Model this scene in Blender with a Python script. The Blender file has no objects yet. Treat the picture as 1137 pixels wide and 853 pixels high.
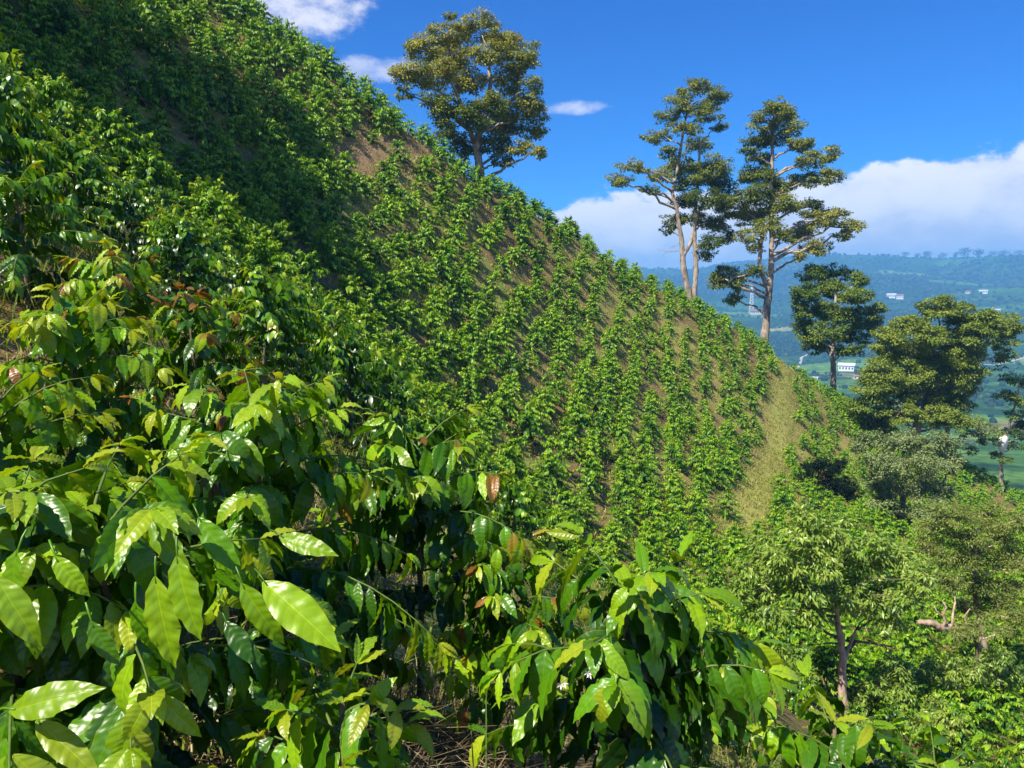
import bpy, math, random
import numpy as np
from mathutils import Vector
from mathutils.bvhtree import BVHTree

R = np.random.default_rng(7)
random.seed(7)
scene = bpy.context.scene
COL = scene.collection

# ------------------------------------------------------------------ camera model (photo frame 1137 x 853)
F, CX, CY, HOR = 860.0, 568.5, 426.5, 330.0
PITCH = math.atan((CY - HOR) / F)
cp, sp = math.cos(PITCH), math.sin(PITCH)

def P(px, py, d):
    """world point seen at photo pixel (px,py) at forward distance y = d"""
    u = (np.asarray(px, float) - CX) / F
    v = (np.asarray(py, float) - CY) / F
    dy = cp - v * sp
    dz = -sp - v * cp
    k = np.asarray(d, float) / dy
    return np.stack(np.broadcast_arrays(u * k, np.asarray(d, float), dz * k), -1)

def proj(p):
    p = np.asarray(p, float)
    f = p[..., 1] * cp - p[..., 2] * sp
    up = p[..., 1] * sp + p[..., 2] * cp
    f = np.where(np.abs(f) < 1e-3, 1e-3, f)
    return CX + F * p[..., 0] / f, CY - F * up / f, f

SUN = np.array([-0.44, -0.45, 0.78]); SUN /= np.linalg.norm(SUN)

# ------------------------------------------------------------------ small helpers
def norm(a):
    return a / np.maximum(np.linalg.norm(a, axis=-1, keepdims=True), 1e-9)

def hash2(ix, iy, seed):
    h = np.sin(ix * 127.1 + iy * 311.7 + seed * 74.7) * 43758.5453
    return h - np.floor(h)

def vnoise(x, y, seed=0):
    ix, iy = np.floor(x), np.floor(y)
    fx, fy = x - ix, y - iy
    fx = fx * fx * (3 - 2 * fx); fy = fy * fy * (3 - 2 * fy)
    a = hash2(ix, iy, seed); b = hash2(ix + 1, iy, seed)
    c = hash2(ix, iy + 1, seed); d = hash2(ix + 1, iy + 1, seed)
    return (a * (1 - fx) + b * fx) * (1 - fy) + (c * (1 - fx) + d * fx) * fy

def fbm(x, y, octv=4, seed=0):
    s, amp, tot = 0, 1.0, 0
    for o in range(octv):
        s = s + amp * vnoise(x * 2 ** o, y * 2 ** o, seed + o * 13)
        tot += amp; amp *= 0.5
    return s / tot

def make_mesh(name, V, quads=None, tris=None, uv=None, attrs=None, smooth=True):
    me = bpy.data.meshes.new(name)
    V = np.asarray(V, np.float32)
    me.vertices.add(len(V)); me.vertices.foreach_set('co', V.ravel())
    q = np.zeros((0, 4), np.int32) if quads is None else np.asarray(quads, np.int32)
    t = np.zeros((0, 3), np.int32) if tris is None else np.asarray(tris, np.int32)
    loops = np.concatenate([q.ravel(), t.ravel()])
    n = len(q) + len(t)
    starts = np.concatenate([np.arange(len(q)) * 4, len(q) * 4 + np.arange(len(t)) * 3])
    me.loops.add(len(loops)); me.loops.foreach_set('vertex_index', loops)
    me.polygons.add(n); me.polygons.foreach_set('loop_start', starts.astype(np.int32))
    me.polygons.foreach_set('use_smooth', np.full(n, smooth))
    if uv is not None:
        l = me.uv_layers.new(name='UVMap')
        l.data.foreach_set('uv', np.asarray(uv, np.float32)[loops].ravel())
    for k, v in (attrs or {}).items():
        v = np.asarray(v, np.float32)
        if v.ndim == 1:
            a = me.attributes.new(k, 'FLOAT', 'POINT'); a.data.foreach_set('value', v)
        else:
            a = me.attributes.new(k, 'FLOAT_VECTOR', 'POINT'); a.data.foreach_set('vector', v.ravel())
    me.update(calc_edges=True)
    return me

def link(name, me, mat, parent=None, loc=None):
    o = bpy.data.objects.new(name, me)
    COL.objects.link(o)
    if me is not None and mat is not None and not me.materials:
        me.materials.append(mat)
    if parent is not None:
        o.parent = parent
    if loc is not None:
        o.location = loc
    return o

def tag(o, label=None, cat=None, group=None, kind=None):
    if label: o['label'] = label
    if cat: o['category'] = cat
    if group: o['group'] = group
    if kind: o['kind'] = kind
    return o

def empty(name, loc, rz=0.0):
    o = bpy.data.objects.new(name, None)
    o.empty_display_size = 0.3
    COL.objects.link(o); o.location = loc; o.rotation_euler = (0, 0, rz)
    return o

def copy_tree(o, parent=None):
    c = o.copy(); COL.objects.link(c)
    if parent is not None: c.parent = parent
    for ch in list(o.children):
        copy_tree(ch, c)
    return c

class MB:
    """collects vertices and faces of ONE mesh"""
    def __init__(s):
        s.V, s.Q, s.T, s.n = [], [], [], 0
    def add(s, V, Q=None, T=None):
        V = np.asarray(V, float)
        if Q is not None and len(Q): s.Q.append(np.asarray(Q) + s.n)
        if T is not None and len(T): s.T.append(np.asarray(T) + s.n)
        s.V.append(V); s.n += len(V)
    def tube(s, pts, rad, seg=8, wob=0.0, rng=R):
        pts = np.asarray(pts, float); n = len(pts)
        rad = np.broadcast_to(np.asarray(rad, float), (n,))
        tg = norm(np.gradient(pts, axis=0))
        ref = np.array([0.31, 0.95, 0.05]) if abs(tg[0][1]) < 0.8 else np.array([1.0, 0.05, 0.1])
        a = norm(np.cross(tg, ref)); b = np.cross(tg, a)
        th = np.arange(seg) * 2 * math.pi / seg
        rr = rad[:, None] * (1 + wob * rng.uniform(-1, 1, (n, seg)))
        V = pts[:, None] + rr[..., None] * (np.cos(th)[None, :, None] * a[:, None] + np.sin(th)[None, :, None] * b[:, None])
        i = np.arange(n - 1)[:, None] * seg; j = np.arange(seg)[None]; j2 = (j + 1) % seg
        Q = np.stack([i + j, i + j2, i + seg + j2, i + seg + j], -1).reshape(-1, 4)
        V = np.concatenate([V.reshape(-1, 3), pts[-1:] + tg[-1:] * rad[-1] * .6])
        e = (n - 1) * seg
        T = np.stack([e + np.arange(seg), e + (np.arange(seg) + 1) % seg, np.full(seg, n * seg)], -1)
        s.add(V, Q, T)
    def box(s, c, h, rz=0.0):
        c = np.asarray(c, float); sx = np.array([[-1, -1, -1], [1, -1, -1], [1, 1, -1], [-1, 1, -1], [-1, -1, 1], [1, -1, 1], [1, 1, 1], [-1, 1, 1]], float) * np.asarray(h)
        cr, sr = math.cos(rz), math.sin(rz)
        sx = np.stack([sx[:, 0] * cr - sx[:, 1] * sr, sx[:, 0] * sr + sx[:, 1] * cr, sx[:, 2]], -1)
        s.add(sx + c, [[0, 3, 2, 1], [4, 5, 6, 7], [0, 1, 5, 4], [1, 2, 6, 5], [2, 3, 7, 6], [3, 0, 4, 7]])
    def mesh(s, name, smooth=True):
        return make_mesh(name, np.concatenate(s.V), np.concatenate(s.Q) if s.Q else None, np.concatenate(s.T) if s.T else None, smooth=smooth)
    def build(s, name, mat, parent=None, loc=None, smooth=True):
        return link(name, s.mesh(name, smooth), mat, parent, loc)

# ------------------------------------------------------------------ node helpers / materials
class NT:
    def __init__(s, nt):
        s.nt = nt; s.n = nt.nodes; s.l = nt.links
    def new(s, t, **kw):
        n = s.n.new(t)
        for k, v in kw.items(): setattr(n, k, v)
        return n
    def put(s, sock, v):
        if hasattr(v, 'is_output'): s.l.new(v, sock)
        elif isinstance(v, tuple) and len(v) == 3 and sock.type == 'RGBA': sock.default_value = (*v, 1)
        else: sock.default_value = v
    def math(s, op, a, b=0.0, c=None, clamp=False):
        n = s.new('ShaderNodeMath', operation=op, use_clamp=clamp)
        s.put(n.inputs[0], a); s.put(n.inputs[1], b)
        if c is not None: s.put(n.inputs[2], c)
        return n.outputs[0]
    def mix(s, f, a, b, blend='MIX'):
        n = s.new('ShaderNodeMix', data_type='RGBA', blend_type=blend)
        s.put(n.inputs[0], f); s.put(n.inputs[6], a); s.put(n.inputs[7], b)
        return n.outputs[2]
    def noise(s, vec, scale, detail=4.0, rough=0.55):
        n = s.new('ShaderNodeTexNoise'); n.inputs['Scale'].default_value = scale
        n.inputs['Detail'].default_value = detail; n.inputs['Roughness'].default_value = rough
        if vec is not None: s.l.new(vec, n.inputs['Vector'])
        return n.outputs['Fac']
    def ramp(s, f, stops, interp='LINEAR'):
        n = s.new('ShaderNodeValToRGB'); cr = n.color_ramp; cr.interpolation = interp
        while len(cr.elements) < len(stops): cr.elements.new(0.5)
        for e, (p, c) in zip(cr.elements, stops):
            e.position = p; e.color = (*c, 1) if len(c) == 3 else c
        s.put(n.inputs[0], f)
        return n.outputs[0]
    def smooth(s, v, lo, hi):
        n = s.new('ShaderNodeMapRange', interpolation_type='SMOOTHSTEP')
        s.put(n.inputs[0], v); s.put(n.inputs[1], lo); s.put(n.inputs[2], hi)
        return n.outputs[0]
    def attr(s, name):
        return s.new('ShaderNodeAttribute', attribute_name=name)

def new_mat(name):
    m = bpy.data.materials.new(name); m.use_nodes = True
    m.node_tree.nodes.clear()
    t = NT(m.node_tree)
    out = t.new('ShaderNodeOutputMaterial')
    return m, t, out

def leaf_mat(name, stops, trans=0.3, rough=0.38, spec=0.5, veins=0, transtint=(1.5, 1.25, 0.5), spots=False):
    m, t, out = new_mat(name)
    tone = t.attr('tone').outputs['Fac']
    isl = t.new('ShaderNodeNewGeometry').outputs['Random Per Island']
    orn = t.math('MULTIPLY', t.math('SUBTRACT', t.new('ShaderNodeObjectInfo').outputs['Random'], 0.5), 0.22)
    tt = t.math('DIVIDE', t.math('ADD', t.math('ADD', tone, orn), t.math('MULTIPLY', t.math('SUBTRACT', isl, 0.5), 0.22)), 1.3, clamp=True)
    col = t.ramp(tt, [(p if p > 1 else p / 1.3, c) if p <= 1 else (p / 1.3, c) for p, c in stops])
    br = t.math('ADD', 0.8, t.math('MULTIPLY', t.math('FRACT', t.math('MULTIPLY', isl, 17.3)), 0.45))
    vv = t.new('ShaderNodeVectorMath', operation='SCALE'); t.put(vv.inputs[0], col); t.put(vv.inputs[3], br)
    col = vv.outputs[0]
    pr = t.new('ShaderNodeBsdfPrincipled')
    rough_in = rough
    if veins:
        uv = t.new('ShaderNodeUVMap').outputs[0]
        sx = t.new('ShaderNodeSeparateXYZ'); t.put(sx.inputs[0], uv)
        u, v = sx.outputs[0], sx.outputs[1]
        au = t.math('ABSOLUTE', t.math('MULTIPLY', t.math('SUBTRACT', u, 0.5), 2.0))
        ph = t.math('MULTIPLY', t.math('SUBTRACT', v, t.math('MULTIPLY', t.math('POWER', au, 1.3), 0.10)), 2 * math.pi * 9)
        w = t.math('SINE', ph)
        side = t.math('POWER', t.math('MULTIPLY', t.math('ADD', w, 1.0), 0.5), 9.0)
        midr = t.math('SUBTRACT', 1.0, t.smooth(au, 0.015, 0.075))
        veinm = t.math('MAXIMUM', t.math('MULTIPLY', side, 0.28), t.math('MULTIPLY', midr, 0.8))
        lc = t.mix(1.0, col, (1.9, 1.6, 1.3), 'MULTIPLY')
        col = t.mix(t.math('MULTIPLY', veinm, 0.6), col, lc)
        tc = t.new('ShaderNodeTexCoord').outputs['Object']
        mot = t.noise(tc, 45, 3)
        col = t.mix(t.math('MULTIPLY', t.smooth(mot, 0.42, 0.7), 0.3), col, t.mix(1.0, col, (1.5, 1.35, 0.8), 'MULTIPLY'))
        if spots:
            sn = t.noise(tc, 28, 2)
            msk = t.math('MULTIPLY', t.smooth(sn, 0.73, 0.76), t.math('GREATER_THAN', t.math('FRACT', t.math('MULTIPLY', isl, 7.7)), 0.5))
            col = t.mix(msk, col, (0.16, 0.07, 0.02))
            em = t.math('MULTIPLY', t.smooth(au, 0.86, 0.99), t.math('GREATER_THAN', t.math('FRACT', t.math('MULTIPLY', isl, 5.3)), 0.45))
            col = t.mix(t.math('MULTIPLY', em, 0.35), col, (0.30, 0.26, 0.02))
        hgt = t.math('SUBTRACT', t.math('MULTIPLY', t.math('SINE', ph), -0.55), t.math('MULTIPLY', midr, 1.2))
        rough_in = t.math('ADD', rough - .05, t.math('MULTIPLY', t.noise(tc, 19, 4), .22))
        bp = t.new('ShaderNodeBump'); bp.inputs['Strength'].default_value = 0.28; bp.inputs['Distance'].default_value = 0.0016
        t.put(bp.inputs['Height'], hgt); t.l.new(bp.outputs[0], pr.inputs['Normal'])
    t.put(pr.inputs['Base Color'], col)
    t.put(pr.inputs['Roughness'], rough_in)
    pr.inputs['Specular IOR Level'].default_value = spec
    tr = t.new('ShaderNodeBsdfTranslucent')
    t.put(tr.inputs['Color'], t.mix(1.0, col, transtint, 'MULTIPLY'))
    mx = t.new('ShaderNodeMixShader'); mx.inputs[0].default_value = trans
    t.l.new(pr.outputs[0], mx.inputs[1]); t.l.new(tr.outputs[0], mx.inputs[2])
    t.l.new(mx.outputs[0], out.inputs[0])
    return m

def simple_mat(name, c1, c2, scale=8.0, rough=0.8, bump=0.0, detail=5, spec=0.3, stretch=None):
    m, t, out = new_mat(name)
    tc = t.new('ShaderNodeTexCoord').outputs['Object']
    if stretch:
        mp = t.new('ShaderNodeMapping'); mp.inputs['Scale'].default_value = stretch
        t.l.new(tc, mp.inputs[0]); tc = mp.outputs[0]
    n = t.noise(tc, scale, detail, 0.65)
    pr = t.new('ShaderNodeBsdfPrincipled')
    t.put(pr.inputs['Base Color'], t.mix(t.smooth(n, 0.32, 0.68), c1, c2))
    pr.inputs['Roughness'].default_value = rough; pr.inputs['Specular IOR Level'].default_value = spec
    if bump:
        b = t.new('ShaderNodeBump'); b.inputs['Strength'].default_value = bump; b.inputs['Distance'].default_value = 0.05
        t.put(b.inputs['Height'], n); t.l.new(b.outputs[0], pr.inputs['Normal'])
    t.l.new(pr.outputs[0], out.inputs[0])
    return m

COFFEE = [(0.0, (0.008, 0.036, 0.004)), (0.3, (0.028, 0.105, 0.004)), (0.55, (0.090, 0.240, 0.005)), (0.8, (0.235, 0.400, 0.008)), (0.95, (0.30, 0.38, 0.016)), (1.1, (0.30, 0.36, 0.016)), (1.25, (0.22, 0.10, 0.02))]
COFFEE_FAR = [(0.0, (0.008, 0.038, 0.002)), (0.35, (0.046, 0.155, 0.003)), (0.65, (0.175, 0.360, 0.005)), (1.0, (0.32, 0.44, 0.016))]
M = {}
M['leaf0'] = leaf_mat('coffee_leaf_close', COFFEE, trans=0.36, rough=0.27, spec=0.5, veins=1, spots=True)
M['leaf1'] = leaf_mat('coffee_leaf_mid', COFFEE, trans=0.30, rough=0.33, spec=0.5)
M['leaf2'] = leaf_mat('coffee_leaf_far', COFFEE_FAR, trans=0.20, rough=0.42, spec=0.32)
M['olive'] = leaf_mat('olive_tree_leaf', [(0, (0.050, 0.095, 0.012)), (0.5, (0.185, 0.230, 0.026)), (1, (0.38, 0.34, 0.05))], trans=0.25, rough=0.5, spec=0.3, transtint=(1.3, 1.2, 0.6))
M['green_tree'] = leaf_mat('green_tree_leaf', [(0, (0.045, 0.095, 0.012)), (0.5, (0.140, 0.210, 0.022)), (1, (0.27, 0.32, 0.04))], trans=0.25, rough=0.5, spec=0.3, transtint=(1.3, 1.2, 0.6))
M['grey_tree'] = leaf_mat('grey_green_leaf', [(0, (0.080, 0.125, 0.035)), (0.5, (0.200, 0.265, 0.080)), (1, (0.30, 0.34, 0.15))], trans=0.22, rough=0.5, spec=0.35, transtint=(1.2, 1.2, 0.7))
M['feather'] = leaf_mat('feathery_olive_leaf', [(0, (0.070, 0.115, 0.018)), (0.5, (0.180, 0.235, 0.045)), (1, (0.30, 0.34, 0.08))], trans=0.25, rough=0.5, spec=0.3)
M['bright_tree'] = leaf_mat('bright_tree_leaf', [(0, (0.060, 0.130, 0.018)), (0.5, (0.170, 0.290, 0.035)), (1, (0.34, 0.43, 0.07))], trans=0.28, rough=0.38, spec=0.45)
M['dark_shrub'] = leaf_mat('dark_evergreen_leaf', [(0, (0.003, 0.009, 0.003)), (1, (0.008, 0.022, 0.005))], trans=0.08, rough=0.6, spec=0.15)  # near-black leaf colour that paints a cast shadow
M['distant_tree'] = leaf_mat('distant_tree_leaf', [(0, (0.012, 0.030, 0.008)), (0.5, (0.028, 0.058, 0.012)), (1, (0.075, 0.110, 0.020))], trans=0.1, rough=0.7, spec=0.2)
M['grass'] = leaf_mat('grass_blade', [(0, (0.06, 0.13, 0.012)), (0.5, (0.22, 0.27, 0.035)), (1, (0.44, 0.36, 0.12))], trans=0.25, rough=0.6, spec=0.25)
M['straw'] = leaf_mat('dry_straw', [(0, (0.09, 0.06, 0.03)), (0.5, (0.25, 0.18, 0.09)), (1, (0.45, 0.36, 0.20))], trans=0.15, rough=0.7, spec=0.2, transtint=(1, .9, .7))
M['litter'] = leaf_mat('dead_leaf', [(0, (0.05, 0.03, 0.015)), (0.5, (0.14, 0.085, 0.04)), (1, (0.30, 0.22, 0.12))], trans=0.1, rough=0.75, spec=0.2, transtint=(1, .9, .7))
M['stem'] = simple_mat('coffee_stem', (0.10, 0.075, 0.045), (0.20, 0.16, 0.10), 30, 0.8, 0.3)
M['twig'] = simple_mat('green_twig', (0.07, 0.13, 0.02), (0.13, 0.18, 0.035), 20, 0.6)
M['bark'] = simple_mat('grey_bark', (0.16, 0.12, 0.085), (0.46, 0.39, 0.31), 2.2, 0.9, 0.5, 6, stretch=(1, 1, 0.5))
M['bark_dark'] = simple_mat('dark_bark', (0.06, 0.045, 0.035), (0.17, 0.135, 0.10), 3.0, 0.9, 0.5, 6)
M['bark_pink'] = simple_mat('pinkish_bark', (0.30, 0.20, 0.13), (0.60, 0.44, 0.33), 9.0, 0.85, 0.7, 8, stretch=(1, 1, 0.4))
M['flower'] = simple_mat('white_petal', (0.75, 0.75, 0.62), (0.85, 0.85, 0.75), 30, 0.6)
M['white'] = simple_mat('white_wall', (0.72, 0.71, 0.68), (0.80, 0.79, 0.77), 0.3, 0.8)
M['cream'] = simple_mat('cream_wall', (0.55, 0.47, 0.38), (0.66, 0.58, 0.48), 0.3, 0.8)
M['redroof'] = simple_mat('red_roof', (0.26, 0.12, 0.07), (0.36, 0.20, 0.13), 0.8, 0.8)
M['greyroof'] = simple_mat('grey_roof', (0.55, 0.56, 0.58), (0.68, 0.69, 0.70), 0.8, 0.6)
M['window'] = simple_mat('dark_window', (0.02, 0.025, 0.03), (0.04, 0.05, 0.06), 1, 0.2)
M['mast'] = simple_mat('mast_paint', (0.70, 0.58, 0.55), (0.78, 0.72, 0.70), 0.15, 0.6)
M['road'] = simple_mat('pale_road', (0.34, 0.31, 0.27), (0.45, 0.42, 0.37), 0.2, 0.9)
M['pale'] = simple_mat('pale_cloth', (0.70, 0.67, 0.58), (0.82, 0.80, 0.74), 12, 0.8)

# ------------------------------------------------------------------ near terrain: thin-plate surface through surveyed points
G = []
def gp(px, py, d, dz=0.0):
    p = P(px, py, d); G.append((p[0], p[1], p[2] + dz))
RIDGE = [(270, 0, 68), (400, 95, 70), (440, 125, 71), (500, 172, 73), (560, 200, 76), (640, 250, 81), (740, 312, 88), (800, 345, 92), (850, 380, 97)]
for a in RIDGE: gp(*a, dz=-1.45)
for a in [(885, 415, 100), (930, 438, 102), (985, 470, 100), (1060, 505, 97), (1137, 548, 95)]: gp(*a, dz=-1.2)
for a in [(330, 300, 35), (400, 330, 39), (480, 430, 40), (200, 180, 38), (100, 60, 40), (380, 180, 58), (300, 120, 54), (490, 177, 69),
          (550, 450, 45), (640, 400, 60), (700, 480, 54), (640, 540, 42), (760, 560, 48), (800, 430, 75), (720, 380, 74), (600, 330, 66),
          (860, 500, 72), (820, 590, 47), (930, 490, 84), (1080, 548, 88), (1000, 570, 70), (1100, 610, 55), (1100, 650, 45), (1130, 800, 24),
          (938, 795, 20), (800, 715, 25), (620, 640, 27), (180, 0, 58)]: gp(*a)
G += [(0, 0, -1.65), (0.3, 1.7, -2.15), (-0.7, 1.4, -1.5), (-2.1, 4, -1.3), (-3.7, 5.5, 0.1), (-5.9, 10, 0.9), (-6.6, 13, 0.7), (-5.8, 18, -0.5),
      (-4.7, 24, -2.6), (2, 4, -3.7), (4, 12, -6.8), (-10, 10, 3.5), (-20, 20, 8.5), (-28, 32, 14), (-36, 18, 16), (-50, 30, 24), (-45, 60, 34), (-4, 0, 0.2),
      (-4, -8, 0.6), (4, -8, -3.2), (-15, -5, 6), (12, 0, -7.6), (14, 10, -10.5), (30, 10, -16), (30, 28, -16.5), (55, 30, -25), (60, 60, -26), (80, 90, -33), (80, 20, -34), (100, 60, -42), (40,-15,-17)]
for (px, py, d) in RIDGE:           # the land falls away behind the crest
    p = P(px, py, d)
    G.append((p[0] - 7.5, p[1] + 6.5, p[2] - 4.5)); G.append((p[0] - 26, p[1] + 24, p[2] - 20)); 
G += [(40, 120, -21), (30, 150, -42), (0, 140, -38), (65, 115, -33), (80, 150, -52), (110, 110, -50), (-60, 100, 10), (-70, 60, 30), (-60, 150, -40)]
G = np.array(G, float)
def _phi(r2):
    return np.where(r2 > 1e-9, 0.5 * r2 * np.log(np.maximum(r2, 1e-9)), 0.0)
_n = len(G); _S = 40.0
_xy = G[:, :2] / _S
_A = np.zeros((_n + 3, _n + 3)); _A[:_n, :_n] = _phi(((_xy[:, None] - _xy[None]) ** 2).sum(-1)) + np.eye(_n) * 0.0006
_A[:_n, _n] = 1; _A[:_n, _n + 1:] = _xy; _A[_n, :_n] = 1; _A[_n + 1:, :_n] = _xy.T
_w = np.linalg.solve(_A, np.concatenate([G[:, 2], [0, 0, 0]]))
def ground_z(x, y):
    x = np.asarray(x, float); y = np.asarray(y, float)
    q = np.stack([x.ravel(), y.ravel()], -1) / _S
    out = np.empty(len(q))
    for i in range(0, len(q), 20000):
        c = q[i:i + 20000]
        out[i:i + 20000] = _phi(((c[:, None] - _xy[None]) ** 2).sum(-1)) @ _w[:_n] + _w[_n] + c @ _w[_n + 1:]
    z = out.reshape(x.shape)
    return z + 0.22 * (fbm(x * 0.45, y * 0.45, 3, 3) - 0.5) + 0.10 * (vnoise(x * 1.7, y * 1.7, 9) - 0.5)

# bare grassy strip running up beside the rows (surveyed in the photo)
PATHL = np.array([P(868, 424, 99), P(868, 470, 86), P(862, 510, 73), P(842, 560, 58), P(824, 592, 47), P(818, 625, 40)])[:, :2]
BANK = np.array([P(370, 185, 57), P(430, 183, 63), P(490, 177, 69)])[:, :2]
BANK2 = np.array([P(215, 190, 38), P(300, 235, 37), P(345, 275, 37)])[:, :2]
def seg_dist(x, y, poly):
    best = np.full(np.shape(x), 1e9)
    for a, b in zip(poly[:-1], poly[1:]):
        d = b - a; t = np.clip(((x - a[0]) * d[0] + (y - a[1]) * d[1]) / (d @ d), 0, 1)
        best = np.minimum(best, np.hypot(x - a[0] - t * d[0], y - a[1] - t * d[1]))
    return best

gx = np.concatenate([np.arange(-75, -16, 1.0), np.arange(-16, 16, 0.35), np.arange(16, 111, 0.8)])
gy = np.concatenate([np.arange(-16, -3, 1.0), np.arange(-3, 30, 0.35), np.arange(30, 152, 0.8)])
X, Y = np.meshgrid(gx, gy)
Zg = ground_z(X, Y)
nx, ny = len(gx), len(gy)
ii = (np.arange(ny - 1)[:, None] * nx + np.arange(nx - 1)[None]).ravel()
quads = np.stack([ii, ii + 1, ii + nx + 1, ii + nx], -1)
pd = seg_dist(X, Y, PATHL)
grassy = np.clip(1.3 - pd / (1.0 + 0.9 * fbm(X * .3, Y * .3, 2, 5)), 0, 1)
grassy = np.maximum(grassy, 0.75 * (fbm(X * 0.13, Y * 0.13, 3, 21) > 0.56) * np.clip(fbm(X * .6, Y * .6, 2, 8) * 1.6 - .3, 0, 1))
bare = np.clip(1.2 - np.minimum(seg_dist(X, Y, BANK), seg_dist(X, Y, BANK2)) / 1.3, 0, 1)
Vt = np.stack([X, Y, Zg], -1).reshape(-1, 3)

m, t, out = new_mat('hillside_soil'); M['soil'] = m
tc = t.new('ShaderNodeTexCoord').outputs['Object']
n1 = t.noise(tc, 0.9, 6, 0.6); n2 = t.noise(tc, 9, 5, 0.7); n3 = t.noise(tc, 45, 3, 0.7)
c = t.mix(t.smooth(n2, 0.35, 0.65), (0.13, 0.075, 0.032), (0.38, 0.25, 0.11))
c = t.mix(t.math('MULTIPLY', t.smooth(n3, 0.5, 0.65), 0.6), c, (0.36, 0.27, 0.14))
c = t.mix(t.math('MULTIPLY', t.smooth(n1, 0.42, 0.60), 0.75), c, t.mix(t.smooth(n3, .4, .6), (0.07, 0.10, 0.02), (0.20, 0.19, 0.06)))
gcol = t.mix(t.smooth(n2, 0.35, 0.65), (0.24, 0.27, 0.05), (0.44, 0.40, 0.12))
gr = t.attr('grassy').outputs['Fac']
c = t.mix(t.math('MULTIPLY', gr, t.smooth(n1, 0.2, 0.45)), c, gcol)
c = t.mix(t.attr('bare').outputs['Fac'], c, t.mix(t.smooth(n2, 0.3, 0.7), (0.20, 0.13, 0.065), (0.36, 0.25, 0.13)))
pr = t.new('ShaderNodeBsdfPrincipled'); t.put(pr.inputs['Base Color'], c); pr.inputs['Roughness'].default_value = 0.95
pr.inputs['Specular IOR Level'].default_value = 0.1
b = t.new('ShaderNodeBump'); b.inputs['Strength'].default_value = 0.8; b.inputs['Distance'].default_value = 0.12
t.put(b.inputs['Height'], n2); t.l.new(b.outputs[0], pr.inputs['Normal']); t.l.new(pr.outputs[0], out.inputs[0])
hill = link('ground', make_mesh('ground', Vt, quads, attrs={'grassy': grassy.ravel(), 'bare': bare.ravel()}), M['soil'])
tag(hill, kind='structure')
near_bvh = BVHTree.FromPolygons([tuple(v) for v in Vt], [tuple(q) for q in quads])

def pick(px, py, bvh=None):
    """ground point seen at a photo pixel"""
    d = P(px, py, 1.0); d = d / np.linalg.norm(d)
    h = (bvh or near_bvh).ray_cast(Vector((0, 0, 0)), Vector(d))
    return None if h[0] is None else np.array(h[0])

def visible(p):
    p = np.asarray(p, float); L = np.linalg.norm(p)
    h = near_bvh.ray_cast(Vector((0, 0, 0)), Vector(p / L), L - 0.3)
    return h[0] is None

# ------------------------------------------------------------------ leaves
def leaf_grid(nu, nv, width=0.42, droop=0.35, fold=0.30, wave=0.0, seed=0, tip=1.0, twist=0.0):
    """a leaf along +Y, unit length, across X, normal +Z: vertices, quads, uv"""
    rng = np.random.default_rng(seed)
    v = np.linspace(0, 1, nv); u = np.linspace(-1, 1, nu)
    prof = np.sin(math.pi * np.clip(v, 0, 1) ** 0.88) ** 0.85
    prof = prof * (1 - 0.12 * v)
    prof[v > 0.86] = np.maximum(prof[v > 0.86] * 0.85, 0.0)
    prof = np.maximum(prof, np.where(v < 0.05, 0.06, 0.03)) * width / 2
    U, Vv = np.meshgrid(u, v)
    ph = rng.uniform(0, 6.28, 2); fr = rng.uniform(4.2, 6.0)
    x = U * prof[:, None]
    wv = wave * np.sin(2 * math.pi * fr * Vv + np.where(U > 0, ph[0], ph[1])) * np.abs(U) ** 1.6 * np.sin(math.pi * Vv) ** 0.5
    th = -droop * 1.6 * v                        # the blade bends downwards along its length
    dy = np.cos(th) / (nv - 1); dz = np.sin(th) / (nv - 1)
    yy = np.concatenate([[0], np.cumsum(dy[1:])]); zz = np.concatenate([[0], np.cumsum(dz[1:])])
    z = zz[:, None] + fold * np.abs(x) + wv - 0.9 * fold * (np.abs(x) ** 2) / (width / 2)
    tw = twist * Vv
    x2 = x * np.cos(tw); z = z + x * np.sin(tw)
    Vt_ = np.stack([x2, np.broadcast_to(yy[:, None], x.shape), z], -1).reshape(-1, 3)
    i = (np.arange(nv - 1)[:, None] * nu + np.arange(nu - 1)[None]).ravel()
    Q = np.stack([i, i + 1, i + nu + 1, i + nu], -1)
    uv = np.stack([(U + 1) / 2, Vv], -1).reshape(-1, 2)
    return Vt_, Q, uv

def leaf_simple(width=0.45, droop=0.25, fold=0.12):
    """four triangles folded along the midrib"""
    w = width / 2
    V = np.array([[0, 0, 0], [-w, .45, fold * .3], [w, .45, fold * .3], [0, .5, -fold * .3], [0, 1, -droop]])
    T = np.array([[0, 3, 1], [0, 2, 3], [1, 3, 4], [3, 2, 4]])
    uv = np.array([[.5, 0], [0, .45], [1, .45], [.5, .5], [.5, 1]])
    return V, T, uv

L0 = [leaf_grid(7, 15, 0.35 + 0.05 * (k % 3), d, 0.45, 0.036, seed=k, twist=tw) for k, (d, tw) in enumerate([(0.25, .2), (0.5, -.2), (0.75, .3), (0.4, -.4), (0.6, 0.1), (0.9, 0.0)])]
L1 = [leaf_grid(3, 6, 0.46, d, 0.35, seed=k) for k, d in enumerate([0.3, 0.5, 0.8])]
L2 = [leaf_simple(0.48, d, 0.16) for d in (0.2, 0.35, 0.5)]
LT = [leaf_simple(0.5, 0.15, 0.15), leaf_simple(0.62, 0.3, 0.2)]
LN = [leaf_simple(0.34, 0.2, 0.12), leaf_simple(0.38, 0.35, 0.12)]

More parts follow.
